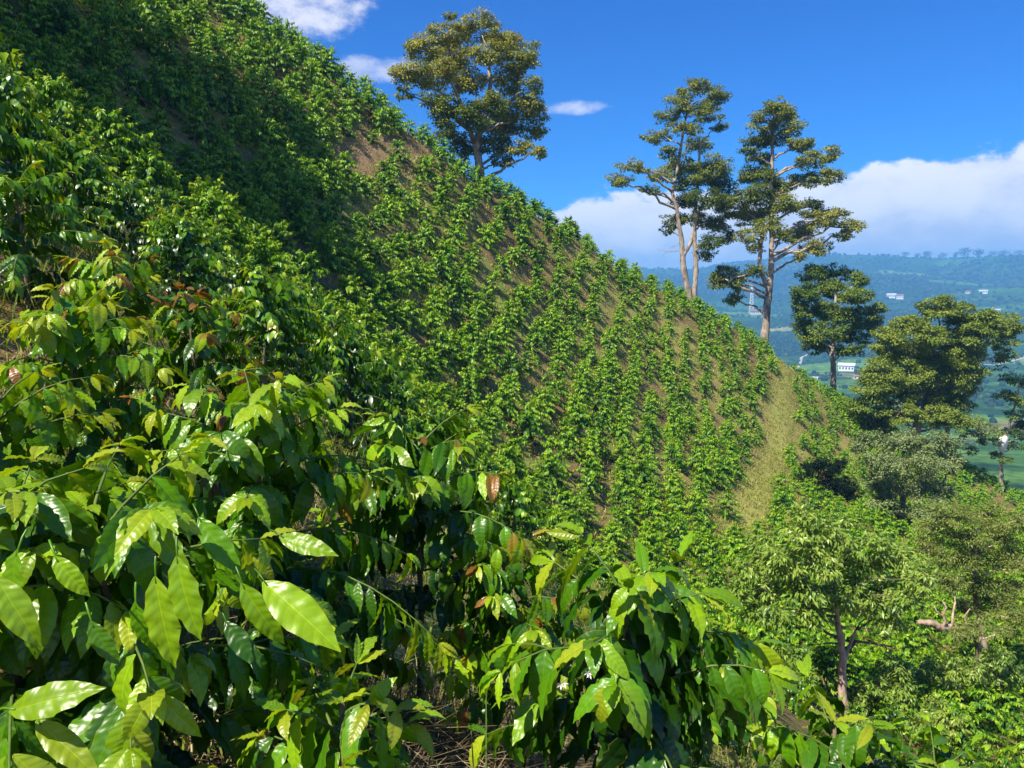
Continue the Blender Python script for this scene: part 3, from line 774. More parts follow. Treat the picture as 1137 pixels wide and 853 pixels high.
def tree(name, label, cat, group, trunks, clumps, d, spread, mat, bark, leaf=0.26, templates=LT, dens=1.0, tone=0.5, seed=0, limb_r=0.3, flat=.55, hang=.25, extra_limbs=(), solid_base=True, front=0.0, rys=1.0, limb_bark=None):
    """trunks: list of polylines [(px,py,radius,dd)] ; clumps: [(px,py,rx_px,ry_px[,tone])] ; d: forward distance; spread: depth of the crown"""
    rng = np.random.default_rng(seed)
    tr3 = []
    for tl in trunks:
        tr3.append((np.array([P(a[0], a[1], d + (a[3] if len(a) > 3 else 0)) for a in tl]), np.array([a[2] for a in tl])))
    base = tr3[0][0][0].copy(); gz = float(ground_z(base[0], base[1]))
    root = empty(name, (base[0], base[1], gz)); o = np.array([base[0], base[1], gz])
    tag(root, label, cat, group)
    mb = MB()
    path_all, rad_all = [], []
    for q, (pts, rr) in enumerate(tr3):
        if q == 0 or solid_base and q > 0 and np.linalg.norm(pts[0] - tr3[0][0][0]) < 2.5:
            g0 = float(ground_z(pts[0][0], pts[0][1]))
            if pts[0][2] > g0 - .2:
                pts = np.concatenate([[[pts[0][0], pts[0][1], g0 - .3]], pts]); rr = np.concatenate([[rr[0] * 1.25], rr])
        tt = np.linspace(0, 1, len(pts)); t2 = np.linspace(0, 1, len(pts) * 5)
        sm = np.stack([np.interp(t2, tt, pts[:, i]) for i in range(3)], -1); sr = np.interp(t2, tt, rr)
        kk = np.array([.25, .5, .25])
        for i in range(3): sm[1:-1, i] = np.convolve(sm[:, i], kk, 'valid')
        sm[1:-1, :2] += rng.normal(0, .03, (len(sm) - 2, 2)) * np.clip(sr[1:-1, None] * 4, 0, 1)
        mb.tube(sm - o, sr, 10, 0.10, rng)
        path_all.append(sm); rad_all.append(sr)
    PA = np.concatenate(path_all); RA = np.concatenate(rad_all)
    cl = []
    for c in clumps:
        yy = d + rng.uniform(-1, 1 - front) * spread * (0.9 if len(c) < 6 else 0) + (c[5] if len(c) > 5 else 0)
        cc = P(c[0], c[1], yy); k = yy / F
        cl.append((cc, c[2] * k, c[3] * k * rys, c[4] if len(c) > 4 else rng.normal(0, .08)))  # tone offsets paint sunlit and shaded parts of the crown into the leaves
    lim = MB()
    for (cc, rx, rz, tb) in cl:
        cost = np.linalg.norm(PA - cc, axis=1) + 2.2 * np.maximum(0, PA[:, 2] - cc[2] + 0.35 * np.hypot(PA[:, 0] - cc[0], PA[:, 1] - cc[1]))
        k = int(np.argmin(cost)); a = PA[k]; L_ = np.linalg.norm(cc - a)
        if L_ < 0.3: continue
        r0 = min(RA[k] * .75, limb_r * (0.25 + 0.05 * L_)); s = np.linspace(0, 1, 9)[:, None]
        mid = (a + cc) / 2 + np.array([0, 0, 0.10 * L_]) + rng.normal(0, .06 * L_, 3)
        pts = (1 - s) ** 2 * a + 2 * s * (1 - s) * mid + s ** 2 * cc + np.concatenate([np.zeros((1, 3)), rng.normal(0, .02 * L_, (8, 3))])
        lim.tube(pts - o, np.linspace(r0, r0 * .28, 9), 7, .06, rng)
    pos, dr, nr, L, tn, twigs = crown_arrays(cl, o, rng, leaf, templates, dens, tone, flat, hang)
    for (a, b) in twigs:
        m_ = (a + b) / 2 + rng.normal(0, .05, 3) + UP * .05
        lim.tube(np.array([a, m_, b]) - o, [limb_r * .10, limb_r * .07, limb_r * .035], 4)
    for el in extra_limbs:
        pts = np.array([P(a[0], a[1], d + (a[3] if len(a) > 3 else 0)) for a in el])
        lim.tube(pts - o, [a[2] for a in el], 8, .06, rng)
    mb.build('trunk', bark, root)
    if lim.n: lim.build('branches', limb_bark or bark, root)
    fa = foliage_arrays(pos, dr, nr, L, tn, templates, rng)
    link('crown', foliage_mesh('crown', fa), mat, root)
    TREES_XY.append(base)
    return root

# lone tree on the ridge
tree('shade_tree', 'lone broad olive-brown tree standing on the ridge skyline', 'tree', 'shade trees',
     [[(533, 190, .42), (530, 170, .38), (532, 150, .33), (540, 120, .26), (545, 90, .2), (540, 50, .1)], [(531, 172, .28), (520, 140, .22), (508, 105, .16), (500, 60, .08)], [(532, 150, .2), (556, 125, .16), (575, 105, .08)]],
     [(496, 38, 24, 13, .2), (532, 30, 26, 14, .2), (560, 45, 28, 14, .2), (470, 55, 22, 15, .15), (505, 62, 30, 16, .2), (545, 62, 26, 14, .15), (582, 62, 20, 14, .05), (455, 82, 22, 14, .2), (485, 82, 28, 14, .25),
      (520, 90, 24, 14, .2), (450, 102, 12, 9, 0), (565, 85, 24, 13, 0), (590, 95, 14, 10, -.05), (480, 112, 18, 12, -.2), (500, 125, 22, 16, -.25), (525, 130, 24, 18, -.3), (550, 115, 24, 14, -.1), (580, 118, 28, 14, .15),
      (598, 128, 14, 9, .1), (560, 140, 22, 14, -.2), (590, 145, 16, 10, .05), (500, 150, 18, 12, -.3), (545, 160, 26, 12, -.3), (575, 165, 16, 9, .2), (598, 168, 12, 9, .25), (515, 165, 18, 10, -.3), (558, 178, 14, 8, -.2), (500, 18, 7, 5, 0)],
     80, 5.2, M['olive'], M['bark'], leaf=.25, dens=1.0, tone=.5, seed=11, limb_r=.34)
# two tall slender trees
tree('tall_tree', 'tall slender tree with twin pale trunks and sparse layered crown, left of a tall pair', 'tree', 'tall trees beyond the ridge',
     [[(768, 345, .50), (764, 322, .44), (759, 300, .39), (757, 270, .33), (752, 235, .26), (746, 215, .24), (752, 190, .2), (758, 150, .15), (765, 110, .08)],
      [(770, 335, .38), (773, 300, .33), (771, 270, .28), (772, 235, .25), (775, 190, .2), (778, 160, .12)], [(758, 285, .28), (768, 268, .24), (772, 245, .2), (785, 215, .12)]],
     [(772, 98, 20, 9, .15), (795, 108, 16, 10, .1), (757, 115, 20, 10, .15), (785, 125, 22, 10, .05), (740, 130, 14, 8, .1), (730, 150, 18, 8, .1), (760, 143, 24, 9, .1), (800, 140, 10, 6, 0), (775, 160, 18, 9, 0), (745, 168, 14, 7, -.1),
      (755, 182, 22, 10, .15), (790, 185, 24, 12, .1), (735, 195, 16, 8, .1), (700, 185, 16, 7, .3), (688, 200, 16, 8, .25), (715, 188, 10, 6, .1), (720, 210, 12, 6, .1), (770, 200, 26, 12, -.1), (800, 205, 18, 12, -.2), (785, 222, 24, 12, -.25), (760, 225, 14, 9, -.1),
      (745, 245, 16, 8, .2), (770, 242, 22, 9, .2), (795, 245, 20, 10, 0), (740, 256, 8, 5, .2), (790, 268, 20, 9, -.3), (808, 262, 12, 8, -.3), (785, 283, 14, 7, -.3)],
     106, 4.0, M['olive'], M['bark'], leaf=.27, dens=1.0, tone=.48, seed=12, limb_r=.38,
     extra_limbs=[[(748, 222, .16), (735, 217, .13), (715, 213, .1), (702, 206, .06)], [(760, 268, .05, 0), (745, 275, .03), (735, 285, .015)], [(758, 278, .05), (742, 280, .03), (728, 276, .012)]])
tree('tall_tree', 'tallest straight tree with thick forked pinkish trunk, right of a tall pair', 'tree', 'tall trees beyond the ridge',
     [[(848, 392, .64), (850, 360, .52), (853, 330, .47), (856, 305, .40), (857, 270, .33), (856, 230, .27), (857, 190, .26), (858, 150, .18), (860, 120, .09)], [(854, 322, .36), (847, 308, .32), (843, 292, .28), (845, 270, .22), (848, 250, .14)]],
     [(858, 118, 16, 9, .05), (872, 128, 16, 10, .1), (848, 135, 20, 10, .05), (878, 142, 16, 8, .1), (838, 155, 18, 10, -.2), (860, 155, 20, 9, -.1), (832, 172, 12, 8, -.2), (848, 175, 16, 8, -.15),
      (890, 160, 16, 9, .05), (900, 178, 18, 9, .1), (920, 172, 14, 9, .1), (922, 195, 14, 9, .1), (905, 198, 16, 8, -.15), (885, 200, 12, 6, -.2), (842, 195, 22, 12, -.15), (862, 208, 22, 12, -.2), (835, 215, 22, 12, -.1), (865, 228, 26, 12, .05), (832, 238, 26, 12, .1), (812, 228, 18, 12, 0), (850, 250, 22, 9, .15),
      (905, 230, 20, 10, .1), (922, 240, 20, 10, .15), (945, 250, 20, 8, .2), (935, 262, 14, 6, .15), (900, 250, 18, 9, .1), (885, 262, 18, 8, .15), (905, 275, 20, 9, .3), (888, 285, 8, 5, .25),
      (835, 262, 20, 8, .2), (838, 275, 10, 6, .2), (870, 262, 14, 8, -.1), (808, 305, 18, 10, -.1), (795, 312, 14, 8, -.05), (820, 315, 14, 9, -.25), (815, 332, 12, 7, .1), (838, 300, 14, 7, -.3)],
     105, 4.0, M['olive'], M['bark'], leaf=.28, dens=1.0, tone=.46, seed=13, limb_r=.4,
     extra_limbs=[[(846, 298, .2), (832, 305, .17), (818, 308, .12), (808, 307, .06)], [(857, 265, .2), (875, 260, .16), (895, 255, .11)], [(857, 225, .18), (880, 205, .14), (905, 190, .08)]])
# round tree on the shoulder
tree('round_tree', 'dense round-crowned dark green tree on a bare straight trunk at the end of the ridge', 'tree', 'shade trees',
     [[(926, 440, .42), (925, 420, .36), (925, 400, .32), (926, 370, .26), (928, 330, .15)]],
     [(905, 305, 18, 10, -.2), (930, 303, 20, 9, -.15), (955, 312, 14, 9, .05), (895, 325, 18, 11, -.2), (922, 322, 26, 12, .1), (950, 330, 22, 11, .15), (970, 345, 14, 9, .2), (890, 345, 14, 10, 0), (910, 345, 24, 12, 0), (940, 350, 26, 12, .15), (968, 362, 16, 9, .2), (893, 362, 16, 9, .1), (918, 368, 24, 11, .05), (948, 372, 22, 10, .1), (910, 384, 22, 9, .15), (935, 388, 16, 7, .05), (952, 388, 9, 8, -.4), (900, 375, 14, 8, .2)],
     102, 4.6, M['green_tree'], M['bark'], leaf=.30, dens=1.15, tone=.42, seed=14, limb_r=.3)
# big spreading tree
tree('spreading_tree', 'big layered tree with flat spreading tiers at the right, reaching past the round tree', 'tree', 'shade trees',
     [[(1010, 590, .7), (1012, 540, .6), (1016, 490, .5), (1022, 440, .42), (1030, 400, .3), (1045, 370, .16)], [(1018, 470, .3), (1050, 430, .26), (1085, 390, .18), (1105, 370, .1)], [(1016, 480, .26), (985, 450, .2), (965, 420, .1)]],
     [(1040, 342, 22, 8, .05), (1065, 350, 26, 9, .0), (1095, 355, 24, 10, .05), (1120, 362, 18, 10, .1), (1118, 380, 14, 12, .1), (1085, 372, 22, 9, -.1), (1005, 362, 22, 9, .15), (985, 378, 20, 9, .2), (1030, 372, 26, 10, .1), (1060, 380, 24, 10, .05),
      (1000, 395, 28, 10, .1), (1040, 398, 30, 10, .1), (1070, 402, 26, 11, .15), (975, 412, 24, 9, .1), (1010, 415, 30, 10, .15), (1050, 420, 30, 10, .1), (1075, 425, 16, 9, .2), (970, 432, 24, 9, .0), (1000, 437, 30, 9, .05), (1035, 440, 30, 10, .05), (1060, 445, 18, 9, .1), (960, 450, 26, 8, -.1), (1000, 457, 30, 8, .1), (1040, 462, 26, 8, .1), (975, 467, 22, 7, -.1), (1065, 470, 16, 7, .0), (1110, 395, 10, 10, 0)],
     92, 5.0, M['green_tree'], M['bark'], leaf=.27, dens=1.1, tone=.55, seed=15, limb_r=.36, flat=.42, front=0.8, rys=1.7)
# grey-green tree below it
tree('grey_tree', 'dense pale grey-green tree below the layered tree, beside the dark round shrub', 'tree', 'shade trees',
     [[(1000, 640, .4), (1000, 600, .34), (1002, 560, .26), (1005, 520, .14)], [(1000, 610, .24), (985, 570, .18), (972, 535, .1)], [(1000, 600, .24), (1035, 570, .16), (1050, 530, .08)]],
     [(968, 490, 22, 10, -.05), (1000, 488, 30, 11, .1), (1040, 490, 26, 10, .1), (980, 510, 30, 12, .15), (1020, 512, 30, 12, .15), (1055, 512, 18, 10, .1), (978, 533, 22, 13, .1), (990, 538, 30, 13, .2), (1025, 540, 28, 12, .15), (978, 560, 22, 12, .1), (995, 565, 30, 12, .15), (1030, 565, 26, 12, .1), (975, 585, 28, 10, .1), (1010, 590, 28, 10, .0), (1045, 545, 16, 9, .1)],
     60, 3.6, M['grey_tree'], M['bark'], leaf=.17, dens=1.0, tone=.5, seed=16, limb_r=.26, front=0.8, rys=1.2)
# near-black leaf mass standing in for a tree's cast shadow
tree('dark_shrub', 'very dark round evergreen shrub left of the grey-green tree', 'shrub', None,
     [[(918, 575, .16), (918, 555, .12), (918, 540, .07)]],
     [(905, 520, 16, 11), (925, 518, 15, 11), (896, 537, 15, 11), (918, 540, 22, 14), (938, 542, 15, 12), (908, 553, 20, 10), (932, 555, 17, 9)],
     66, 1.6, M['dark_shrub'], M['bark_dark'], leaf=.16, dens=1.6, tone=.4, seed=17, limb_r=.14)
# bright tree at the bottom right
tree('fruit_tree', 'bright green leafy tree with a slim pinkish trunk at the bottom right', 'tree', None,
     [[(938, 797, .15), (935, 770, .115), (936, 730, .10), (932, 700, .085), (928, 680, .06), (925, 640, .03)], [(937, 735, .06), (943, 718, .05), (950, 700, .03)]],
     [(850, 605, 26, 14, 0), (890, 585, 28, 14, .05), (930, 592, 28, 14, .1), (965, 605, 28, 14, .1), (1000, 622, 28, 14, .1), (1025, 645, 20, 12, .1), (835, 632, 24, 14, .05), (870, 625, 30, 14, .1), (910, 620, 30, 15, .1), (950, 632, 30, 15, .1), (990, 650, 28, 13, .05), (820, 655, 16, 10, 0), (850, 655, 26, 13, .05), (890, 655, 30, 14, .0), (930, 660, 28, 13, .05), (965, 668, 24, 11, 0), (860, 680, 22, 11, -.1), (895, 685, 24, 10, -.1), (835, 680, 14, 8, 0), (985, 685, 22, 9, 0), (1005, 665, 18, 9, 0)],
     20, 1.8, M['bright_tree'], M['bark_pink'], leaf=.165, templates=LN, dens=1.7, tone=.55, seed=18, limb_r=.10, hang=.5, front=1.0, rys=1.3, limb_bark=M['bark_dark'],
     extra_limbs=[[(937, 730, .05), (950, 712, .045), (965, 714, .035), (990, 718, .02)], [(935, 715, .03), (920, 714, .025), (908, 716, .012)]])
# feathery tree at the right edge
tree('feathery_tree', 'feathery olive tree at the right edge with a broken pinkish branch', 'tree', None,
     [[(1094, 760, .16), (1092, 720, .14), (1087, 690, .11), (1082, 640, .08), (1085, 590, .04)], [(1091, 722, .10, -.3), (1080, 707, .11, -.9), (1069, 702, .13, -1.5), (1058, 696, .12, -1.8), (1046, 698, .13, -2.0), (1034, 692, .11, -2.2), (1020, 691, .075, -2.3)]],
     [(1060, 572, 28, 11, .0), (1100, 570, 28, 11, .05), (1132, 580, 20, 12, .05), (1040, 592, 26, 11, .05), (1080, 592, 30, 12, .0), (1118, 600, 26, 12, .05), (1030, 612, 20, 11, 0), (1060, 618, 30, 12, .0), (1100, 622, 30, 12, .0), (1135, 628, 18, 12, .0), (1058, 645, 26, 11, -.05), (1095, 648, 30, 12, -.05), (1130, 655, 22, 12, .0), (1075, 668, 22, 9, -.05), (1110, 675, 26, 10, 0), (1136, 685, 16, 10, 0), (1120, 700, 18, 8, 0)],
     26, 1.9, M['feather'], M['bark_pink'], leaf=.10, templates=LN, dens=1.3, tone=.5, seed=19, limb_r=.13, flat=.4, front=1.0, rys=1.35,
     extra_limbs=[[(1046, 697, .06, -2.05), (1050, 689, .05, -2.1), (1047, 682, .045, -2.2), (1051, 674, .03, -2.2), (1046, 667, .015, -2.2)], [(1048, 685, .03, -2.15), (1040, 679, .02, -2.2), (1037, 672, .01, -2.2)], [(1066, 700, .06, -1.6), (1073, 691, .04, -1.7), (1071, 684, .03, -1.8), (1077, 676, .012, -1.8)], [(1056, 697, .03, -1.9), (1059, 690, .02, -2), (1056, 684, .01, -2)]], solid_base=False)
# thin trees on the lower ridge
tree('thin_tree', 'thin half-bare brownish tree with a pale trunk on the lower ridge', 'tree', 'thin trees on the lower ridge',
     [[(1049, 510, .32), (1050, 490, .28), (1053, 475, .22), (1056, 462, .12)]],
     [(1045, 470, 14, 6, .1), (1065, 465, 18, 7, .15), (1085, 468, 16, 7, .2), (1100, 478, 14, 7, .15), (1080, 482, 14, 6, -.1), (1072, 452, 14, 6, -.1), (1092, 490, 9, 7, -.3), (1078, 500, 8, 6, -.3)],
     92, 2.5, M['feather'], M['bark'], leaf=.24, dens=.7, tone=.42, seed=20, limb_r=.26)
r_ = tree('thin_tree', 'thin tree with dark layered crown at the right edge, on a slim trunk', 'tree', 'thin trees on the lower ridge',
     [[(1112, 540, .26), (1112, 520, .22), (1112, 500, .2), (1120, 475, .16), (1130, 440, .1), (1133, 415, .06)]],
     [(1125, 420, 16, 6, .1), (1140, 425, 16, 7, .0), (1115, 438, 14, 6, .1), (1135, 445, 20, 7, .05), (1125, 458, 16, 6, -.1), (1135, 470, 16, 7, -.3), (1120, 478, 14, 6, -.35), (1140, 485, 18, 6, -.3), (1110, 490, 10, 5, .1), (1128, 495, 16, 5, -.35), (1104, 505, 6, 4, .1), (1117, 510, 8, 4, .0)],
     93, 2.2, M['green_tree'], M['bark'], leaf=.24, dens=.9, tone=.45, seed=21, limb_r=.22)
# small pale scrap on the slim trunk
cc = P(1113, 493, 92.2); th = np.linspace(0, 2 * math.pi, 15)[:-1]
prof = np.stack([np.sin(th) * (.62 - .22 * np.cos(th)) , np.cos(th) * -1.05 + .1 * np.sin(th)], -1)
V = np.concatenate([np.stack([prof[:, 0], np.full(14, -.10) - .1 * np.cos(prof[:, 0] * 2), -prof[:, 1] * -1], -1), np.stack([prof[:, 0] * .9, np.full(14, .10), prof[:, 1]], -1)]) + cc
Q = [[i, (i + 1) % 14, 14 + (i + 1) % 14, 14 + i] for i in range(14)]
mb = MB(); mb.add(V, Q); mb.T.append(np.array([[0, i + 1, i] for i in range(1, 13)])); mb.T.append(np.array([[14, 14 + i, 14 + i + 1] for i in range(1, 13)]))
tag(mb.build('white_bag', M['pale']), 'small pale petal-shaped bag caught on the slim trunk at the right', 'bag')

# tangle of climbing shrub below the fruit tree: separate shrubs
def shrub(label, px, py, d, rx, ry, seed, mat='bright_tree', leaf=.14, tone=.55, dens=.6):
    cl = []
    rng = np.random.default_rng(seed)
    for q in range(9):
        a = rng.uniform(0, 6.28); r = rng.random() ** .5
        cl.append((px + math.cos(a) * rx * r * .75, py - abs(math.sin(a)) * ry * r * .8 + ry * .3, rx * .42, ry * .38, rng.normal(0, .06)))
    return tree('leafy_shrub', label, 'shrub', 'leafy shrubs at the lower right', [[(px, py + ry, .06), (px, py, .03)]], cl, d, rx * d / F * .7, M[mat], M['stem'], leaf=leaf, templates=LN, dens=dens, tone=tone, seed=seed, limb_r=.06, hang=.6)
shrub('leafy bright shrub right of the pinkish trunk', 985, 760, 20.5, 42, 52, 51)
shrub('leafy bright shrub below the broken branch', 1050, 745, 22, 46, 52, 52)
shrub('leafy bright shrub low down nearest the right corner of bare earth', 1035, 805, 19, 40, 40, 53)
shrub('leafy shrub at the right edge under the feathery tree', 1110, 740, 24.5, 36, 36, 54, tone=.45)
shrub('leafy shrub in the shade left of the pinkish trunk', 875, 745, 19, 34, 44, 55, tone=.35)
shrub('leafy shrub at the foot of the pinkish trunk, on its right', 965, 815, 17, 30, 30, 56, tone=.4)
shrub('feathery shrub above the right-hand patch of bare earth', 1085, 700, 23, 34, 24, 57, 'feather', .09)

# ------------------------------------------------------------------ unseen trees added past the left edge, crowns shaped to cast the deep shade
shade_pts = []
xs = np.linspace(0, 440, 23); ys = np.linspace(15, 340, 18)
for a in xs:
    for b in ys:
        if inside(a, b, SHADE):
            h = pick(a + R.uniform(-6, 6), b + R.uniform(-6, 6))
            if h is not None and h[1] > 23: shade_pts.append(h)
shade_pts = np.array(shade_pts)
print('shade points', len(shade_pts), shade_pts.min(0), shade_pts.max(0))
def caster(pts, label, seed, tdist):
    rng = np.random.default_rng(seed)
    cs = pts + SUN * tdist + rng.normal(0, .25, pts.shape)
    cen = cs.mean(0); bx, by = cen[0], cen[1]; gz = float(ground_z(bx, by))
    root = empty('shade_tree', (bx, by, gz)); o = np.array([bx, by, gz]); tag(root, label, 'tree', 'shade trees uphill past the left edge')
    mb = MB(); top = cen - o
    s = np.linspace(0, 1, 8)[:, None]
    mb.tube(s * top, np.linspace(.5, .2, 8), 10, .07, rng); mb.build('trunk', M['bark'], root)
    lim = MB()
    for c in cs:
        a = top * rng.uniform(.6, .95); m_ = (a + c - o) / 2 + UP * .5
        lim.tube([a, m_, c - o], [.14, .10, .04], 6)
    lim.build('branches', M['bark'], root)
    cl = [(c, rng.uniform(1.0, 1.35), rng.uniform(.7, 1.0), 0) for c in cs]
    pos, dr, nr, L, tn, tw = crown_arrays(cl, o, rng, .32, LT, 2.4, .4)
    link('crown', foliage_mesh('crown', foliage_arrays(pos, dr, nr, L, tn, LT, rng)), M['olive'], root)
order_ = np.argsort(shade_pts[:, 1] + .6 * shade_pts[:, 0]); parts_ = np.array_split(order_, 3)
for q, (pp_, lb) in enumerate(zip(parts_, ['wide shade tree uphill past the left edge, nearest one', 'wide shade tree uphill past the left edge, middle one', 'wide shade tree uphill past the left edge, farthest one'])):
    caster(shade_pts[pp_], lb, 70 + q, 30.0)

# ------------------------------------------------------------------ far valley and mountains
az = np.radians(np.concatenate([np.arange(-80, -12, 1.0), np.arange(-12, 44, 0.11), np.arange(44, 95, 1.0)]))
rad = np.concatenate([np.geomspace(120, 900, 50)[:-1], np.geomspace(900, 6800, 250)])
AZ, RD = np.meshgrid(az, rad)
rk = np.log([120, 180, 300, 450, 650, 1000, 1300, 1600, 1900, 2250, 2700, 3100, 3500, 4200, 5000, 6500, 9000])
zk = np.array([-75, -80, -84, -92, -104, -112, -113, -106, -92, -66, -22, 18, 75, 185, 215, 120, 60], float)
XF, YF = RD * np.sin(AZ), RD * np.cos(AZ)
far_rel = np.interp(np.log(RD), rk, zk)
amp = np.clip((RD - 500) / 2600, 0, 1)
rid = 1 - np.abs(2 * fbm(XF / 900 + 3, YF / 1300, 4, 51) - 1)
ZF = far_rel + amp * (110 * (rid - .62) + 55 * (fbm(XF / 420, YF / 420, 4, 52) - .5)) * np.clip(1.15 - np.abs(RD - 3000) / 3800, .15, 1)
ZF += 7 * (fbm(XF / 140, YF / 140, 3, 53) - .5) * np.clip(RD / 600, 0, 1)
crest = np.interp(np.degrees(AZ), [-80, 0, 8, 13, 18, 22, 27, 30, 34, 40, 90], [200, 190, 175, 190, 225, 235, 215, 205, 222, 200, 190])
ZF += np.exp(-((np.log(RD) - math.log(4500)) / .22) ** 2) * (crest - 235)
VF = np.stack([XF, YF, ZF], -1).reshape(-1, 3)
na = len(az); i = (np.arange(len(rad) - 1)[:, None] * na + np.arange(na - 1)[None]).ravel()
QF = np.stack([i, i + 1, i + na + 1, i + na], -1)[:, ::-1]
# fields: voronoi parcels, each with its own crop
rngf = np.random.default_rng(61)
ns = 900
sr_ = np.exp(rngf.uniform(math.log(350), math.log(6500), ns)); sa_ = np.radians(rngf.uniform(-30, 50, ns))
sx_, sy_ = sr_ * np.sin(sa_), sr_ * np.cos(sa_)
lx, ly = np.log(RD).ravel() * 9, AZ.ravel() * 9
wx, wy = 1.2 * (fbm(XF / 300, YF / 300, 3, 71).ravel() - .5), 1.2 * (fbm(XF / 300, YF / 300, 3, 72).ravel() - .5)
sl = np.stack([np.log(sr_) * 9, sa_ * 9], -1)
fid = np.empty(len(lx), int)
for q in range(0, len(lx), 4000):
    fid[q:q + 4000] = np.argmin((lx[q:q + 4000, None] + wx[q:q + 4000, None] - sl[None, :, 0]) ** 2 + (ly[q:q + 4000, None] + wy[q:q + 4000, None] - sl[None, :, 1]) ** 2, 1)
pal = np.array([(.022, .055, .014), (.035, .085, .018), (.05, .115, .022), (.085, .165, .03), (.12, .19, .04), (.20, .19, .07), (.03, .07, .016)])
wgt_near = np.array([.2, .2, .2, .18, .1, .05, .07]); 
fcol = pal[rngf.choice(len(pal), ns, p=wgt_near / wgt_near.sum())] * rngf.uniform(.8, 1.2, (ns, 1))
vc = fcol[fid] * 1.15
wood_n = fbm(XF / 520, YF / 520, 4, 81).ravel()
rr_ = RD.ravel()
wood_shadow = np.clip((wood_n - .50) / .06, 0, 1) * np.clip((rr_ - 700) / 400, 0, 1)
wood_shadow = np.maximum(wood_shadow, np.exp(-((np.log(rr_) - math.log(3150)) / .20) ** 2) * np.clip((wood_n - .30) / .08, 0, 1))  # extra belt of dark wood colour stands in for a cloud shadow
vc = vc * (1 - wood_shadow[:, None]) + np.array([.016, .042, .014]) * wood_shadow[:, None]
m, t, out = new_mat('valley_fields'); M['valley'] = m
tc = t.new('ShaderNodeTexCoord').outputs['Object']
n1 = t.noise(tc, 0.02, 8, 0.7); n2 = t.noise(tc, 0.11, 5, .7)
c = t.attr('field').outputs['Color']
c = t.mix(1.0, c, t.ramp(n1, [(0.3, (.55, .6, .55)), (.7, (1.5, 1.4, 1.3))]), 'MULTIPLY')
c = t.mix(1.0, c, t.ramp(n2, [(0.35, (.5, .55, .5)), (.65, (1.4, 1.4, 1.3))]), 'MULTIPLY')
pr = t.new('ShaderNodeBsdfPrincipled'); t.put(pr.inputs['Base Color'], c); pr.inputs['Roughness'].default_value = 1; pr.inputs['Specular IOR Level'].default_value = 0
t.l.new(pr.outputs[0], out.inputs[0])
far = link('hills', make_mesh('hills', VF, QF, attrs={'field': vc}), M['valley']); tag(far, kind='structure')
far_bvh = BVHTree.FromPolygons([tuple(v) for v in VF], [tuple(q) for q in QF])
def fz(x, y):
    h = far_bvh.ray_cast(Vector((x, y, 3000)), Vector((0, 0, -1))); return h[0].z if h[0] else -100.0

# far woods: many small lumpy crowns, one object
ico = bpy.data.meshes.new('tmp')
import bmesh
bm = bmesh.new(); bmesh.ops.create_icosphere(bm, subdivisions=1, radius=1); bm.verts.ensure_lookup_table()
iv = np.array([v.co[:] for v in bm.verts]); it = np.array([[v.index for v in f.verts] for f in bm.faces]); bm.free(); bpy.data.meshes.remove(ico)
frontal = (np.abs(np.degrees(AZ.ravel()) - 17) < 24) & (rr_ > 750) & (rr_ < 5200)
prob = np.where(frontal, wood_shadow * 1.0 + .06, 0) * np.minimum(1, rr_ / 2500)
hed = (np.abs((fid.reshape(AZ.shape) != np.roll(fid.reshape(AZ.shape), 1, 1)).ravel()))
prob = prob + np.where(frontal & hed, .5, 0)
ch_ = rngf.choice(len(rr_), 17000, p=prob / prob.sum())
cpos = VF[ch_] + rngf.normal(0, 1, (len(ch_), 3)) * np.array([1, 1, 0]) * (rr_[ch_] * .0022)[:, None]
sz = rngf.uniform(2.6, 6.5, len(ch_)) * np.clip(rr_[ch_] / 2600, .7, 1.35)
jit = rngf.uniform(.72, 1.3, (len(ch_), len(iv), 1))
wv = cpos[:, None] + iv[None] * jit * sz[:, None, None] * np.array([1, 1, .95]) + np.array([0, 0, 1]) * (sz * .5)[:, None, None]
wt = it[None] + (np.arange(len(ch_)) * len(iv))[:, None, None]
wtone = np.repeat(rngf.uniform(0, .8, len(ch_)), len(iv))
tag(link('far_woods', make_mesh('far_woods', wv.reshape(-1, 3), None, wt.reshape(-1, 3), attrs={'tone': wtone}, smooth=False), M['distant_tree']), 'far woods and hedgerow trees across the valley and mountainside', 'woods', kind='stuff')

def far_tree(px, py, wpx, hpx, label, seed, d=None, group='trees on the distant crest'):
    rng = np.random.default_rng(seed)
    if d is None:
        best = None
        colz = None
        for dd in np.linspace(3300, 5600, 40):
            q = P(px, HOR, dd); z = fz(q[0], q[1]); e = z / dd
            if best is None or e > best[0]: best = (e, q[0], q[1], z)
        _, x, y, z = best
    else:
        q = P(px, py, d); x, y, z = q[0], q[1], fz(q[0], q[1])
    k = y / F; H = hpx * k; W = wpx * k * .5
    root = empty('distant_tree', (x, y, z)); tag(root, label, 'tree', group)
    mb = MB(); mb.tube([(0, 0, -1), (0, 0, H * .4), (0, 0, H * .8)], [H * .04, H * .03, H * .01], 6); mb.build('trunk', M['bark_dark'], root)
    N = 260; v = norm(rng.normal(0, 1, (N, 3))) * rng.random((N, 1)) ** .4 * np.array([W, W, H * .42]) + UP * H * .58
    link('crown', foliage_mesh('crown', foliage_arrays(v, rng.normal(0, 1, (N, 3)), UP + rng.normal(0, .5, (N, 3)), rng.uniform(.22, .4, N) * H * .5, rng.uniform(0, .7, N), LT, rng)), M['distant_tree'], root)
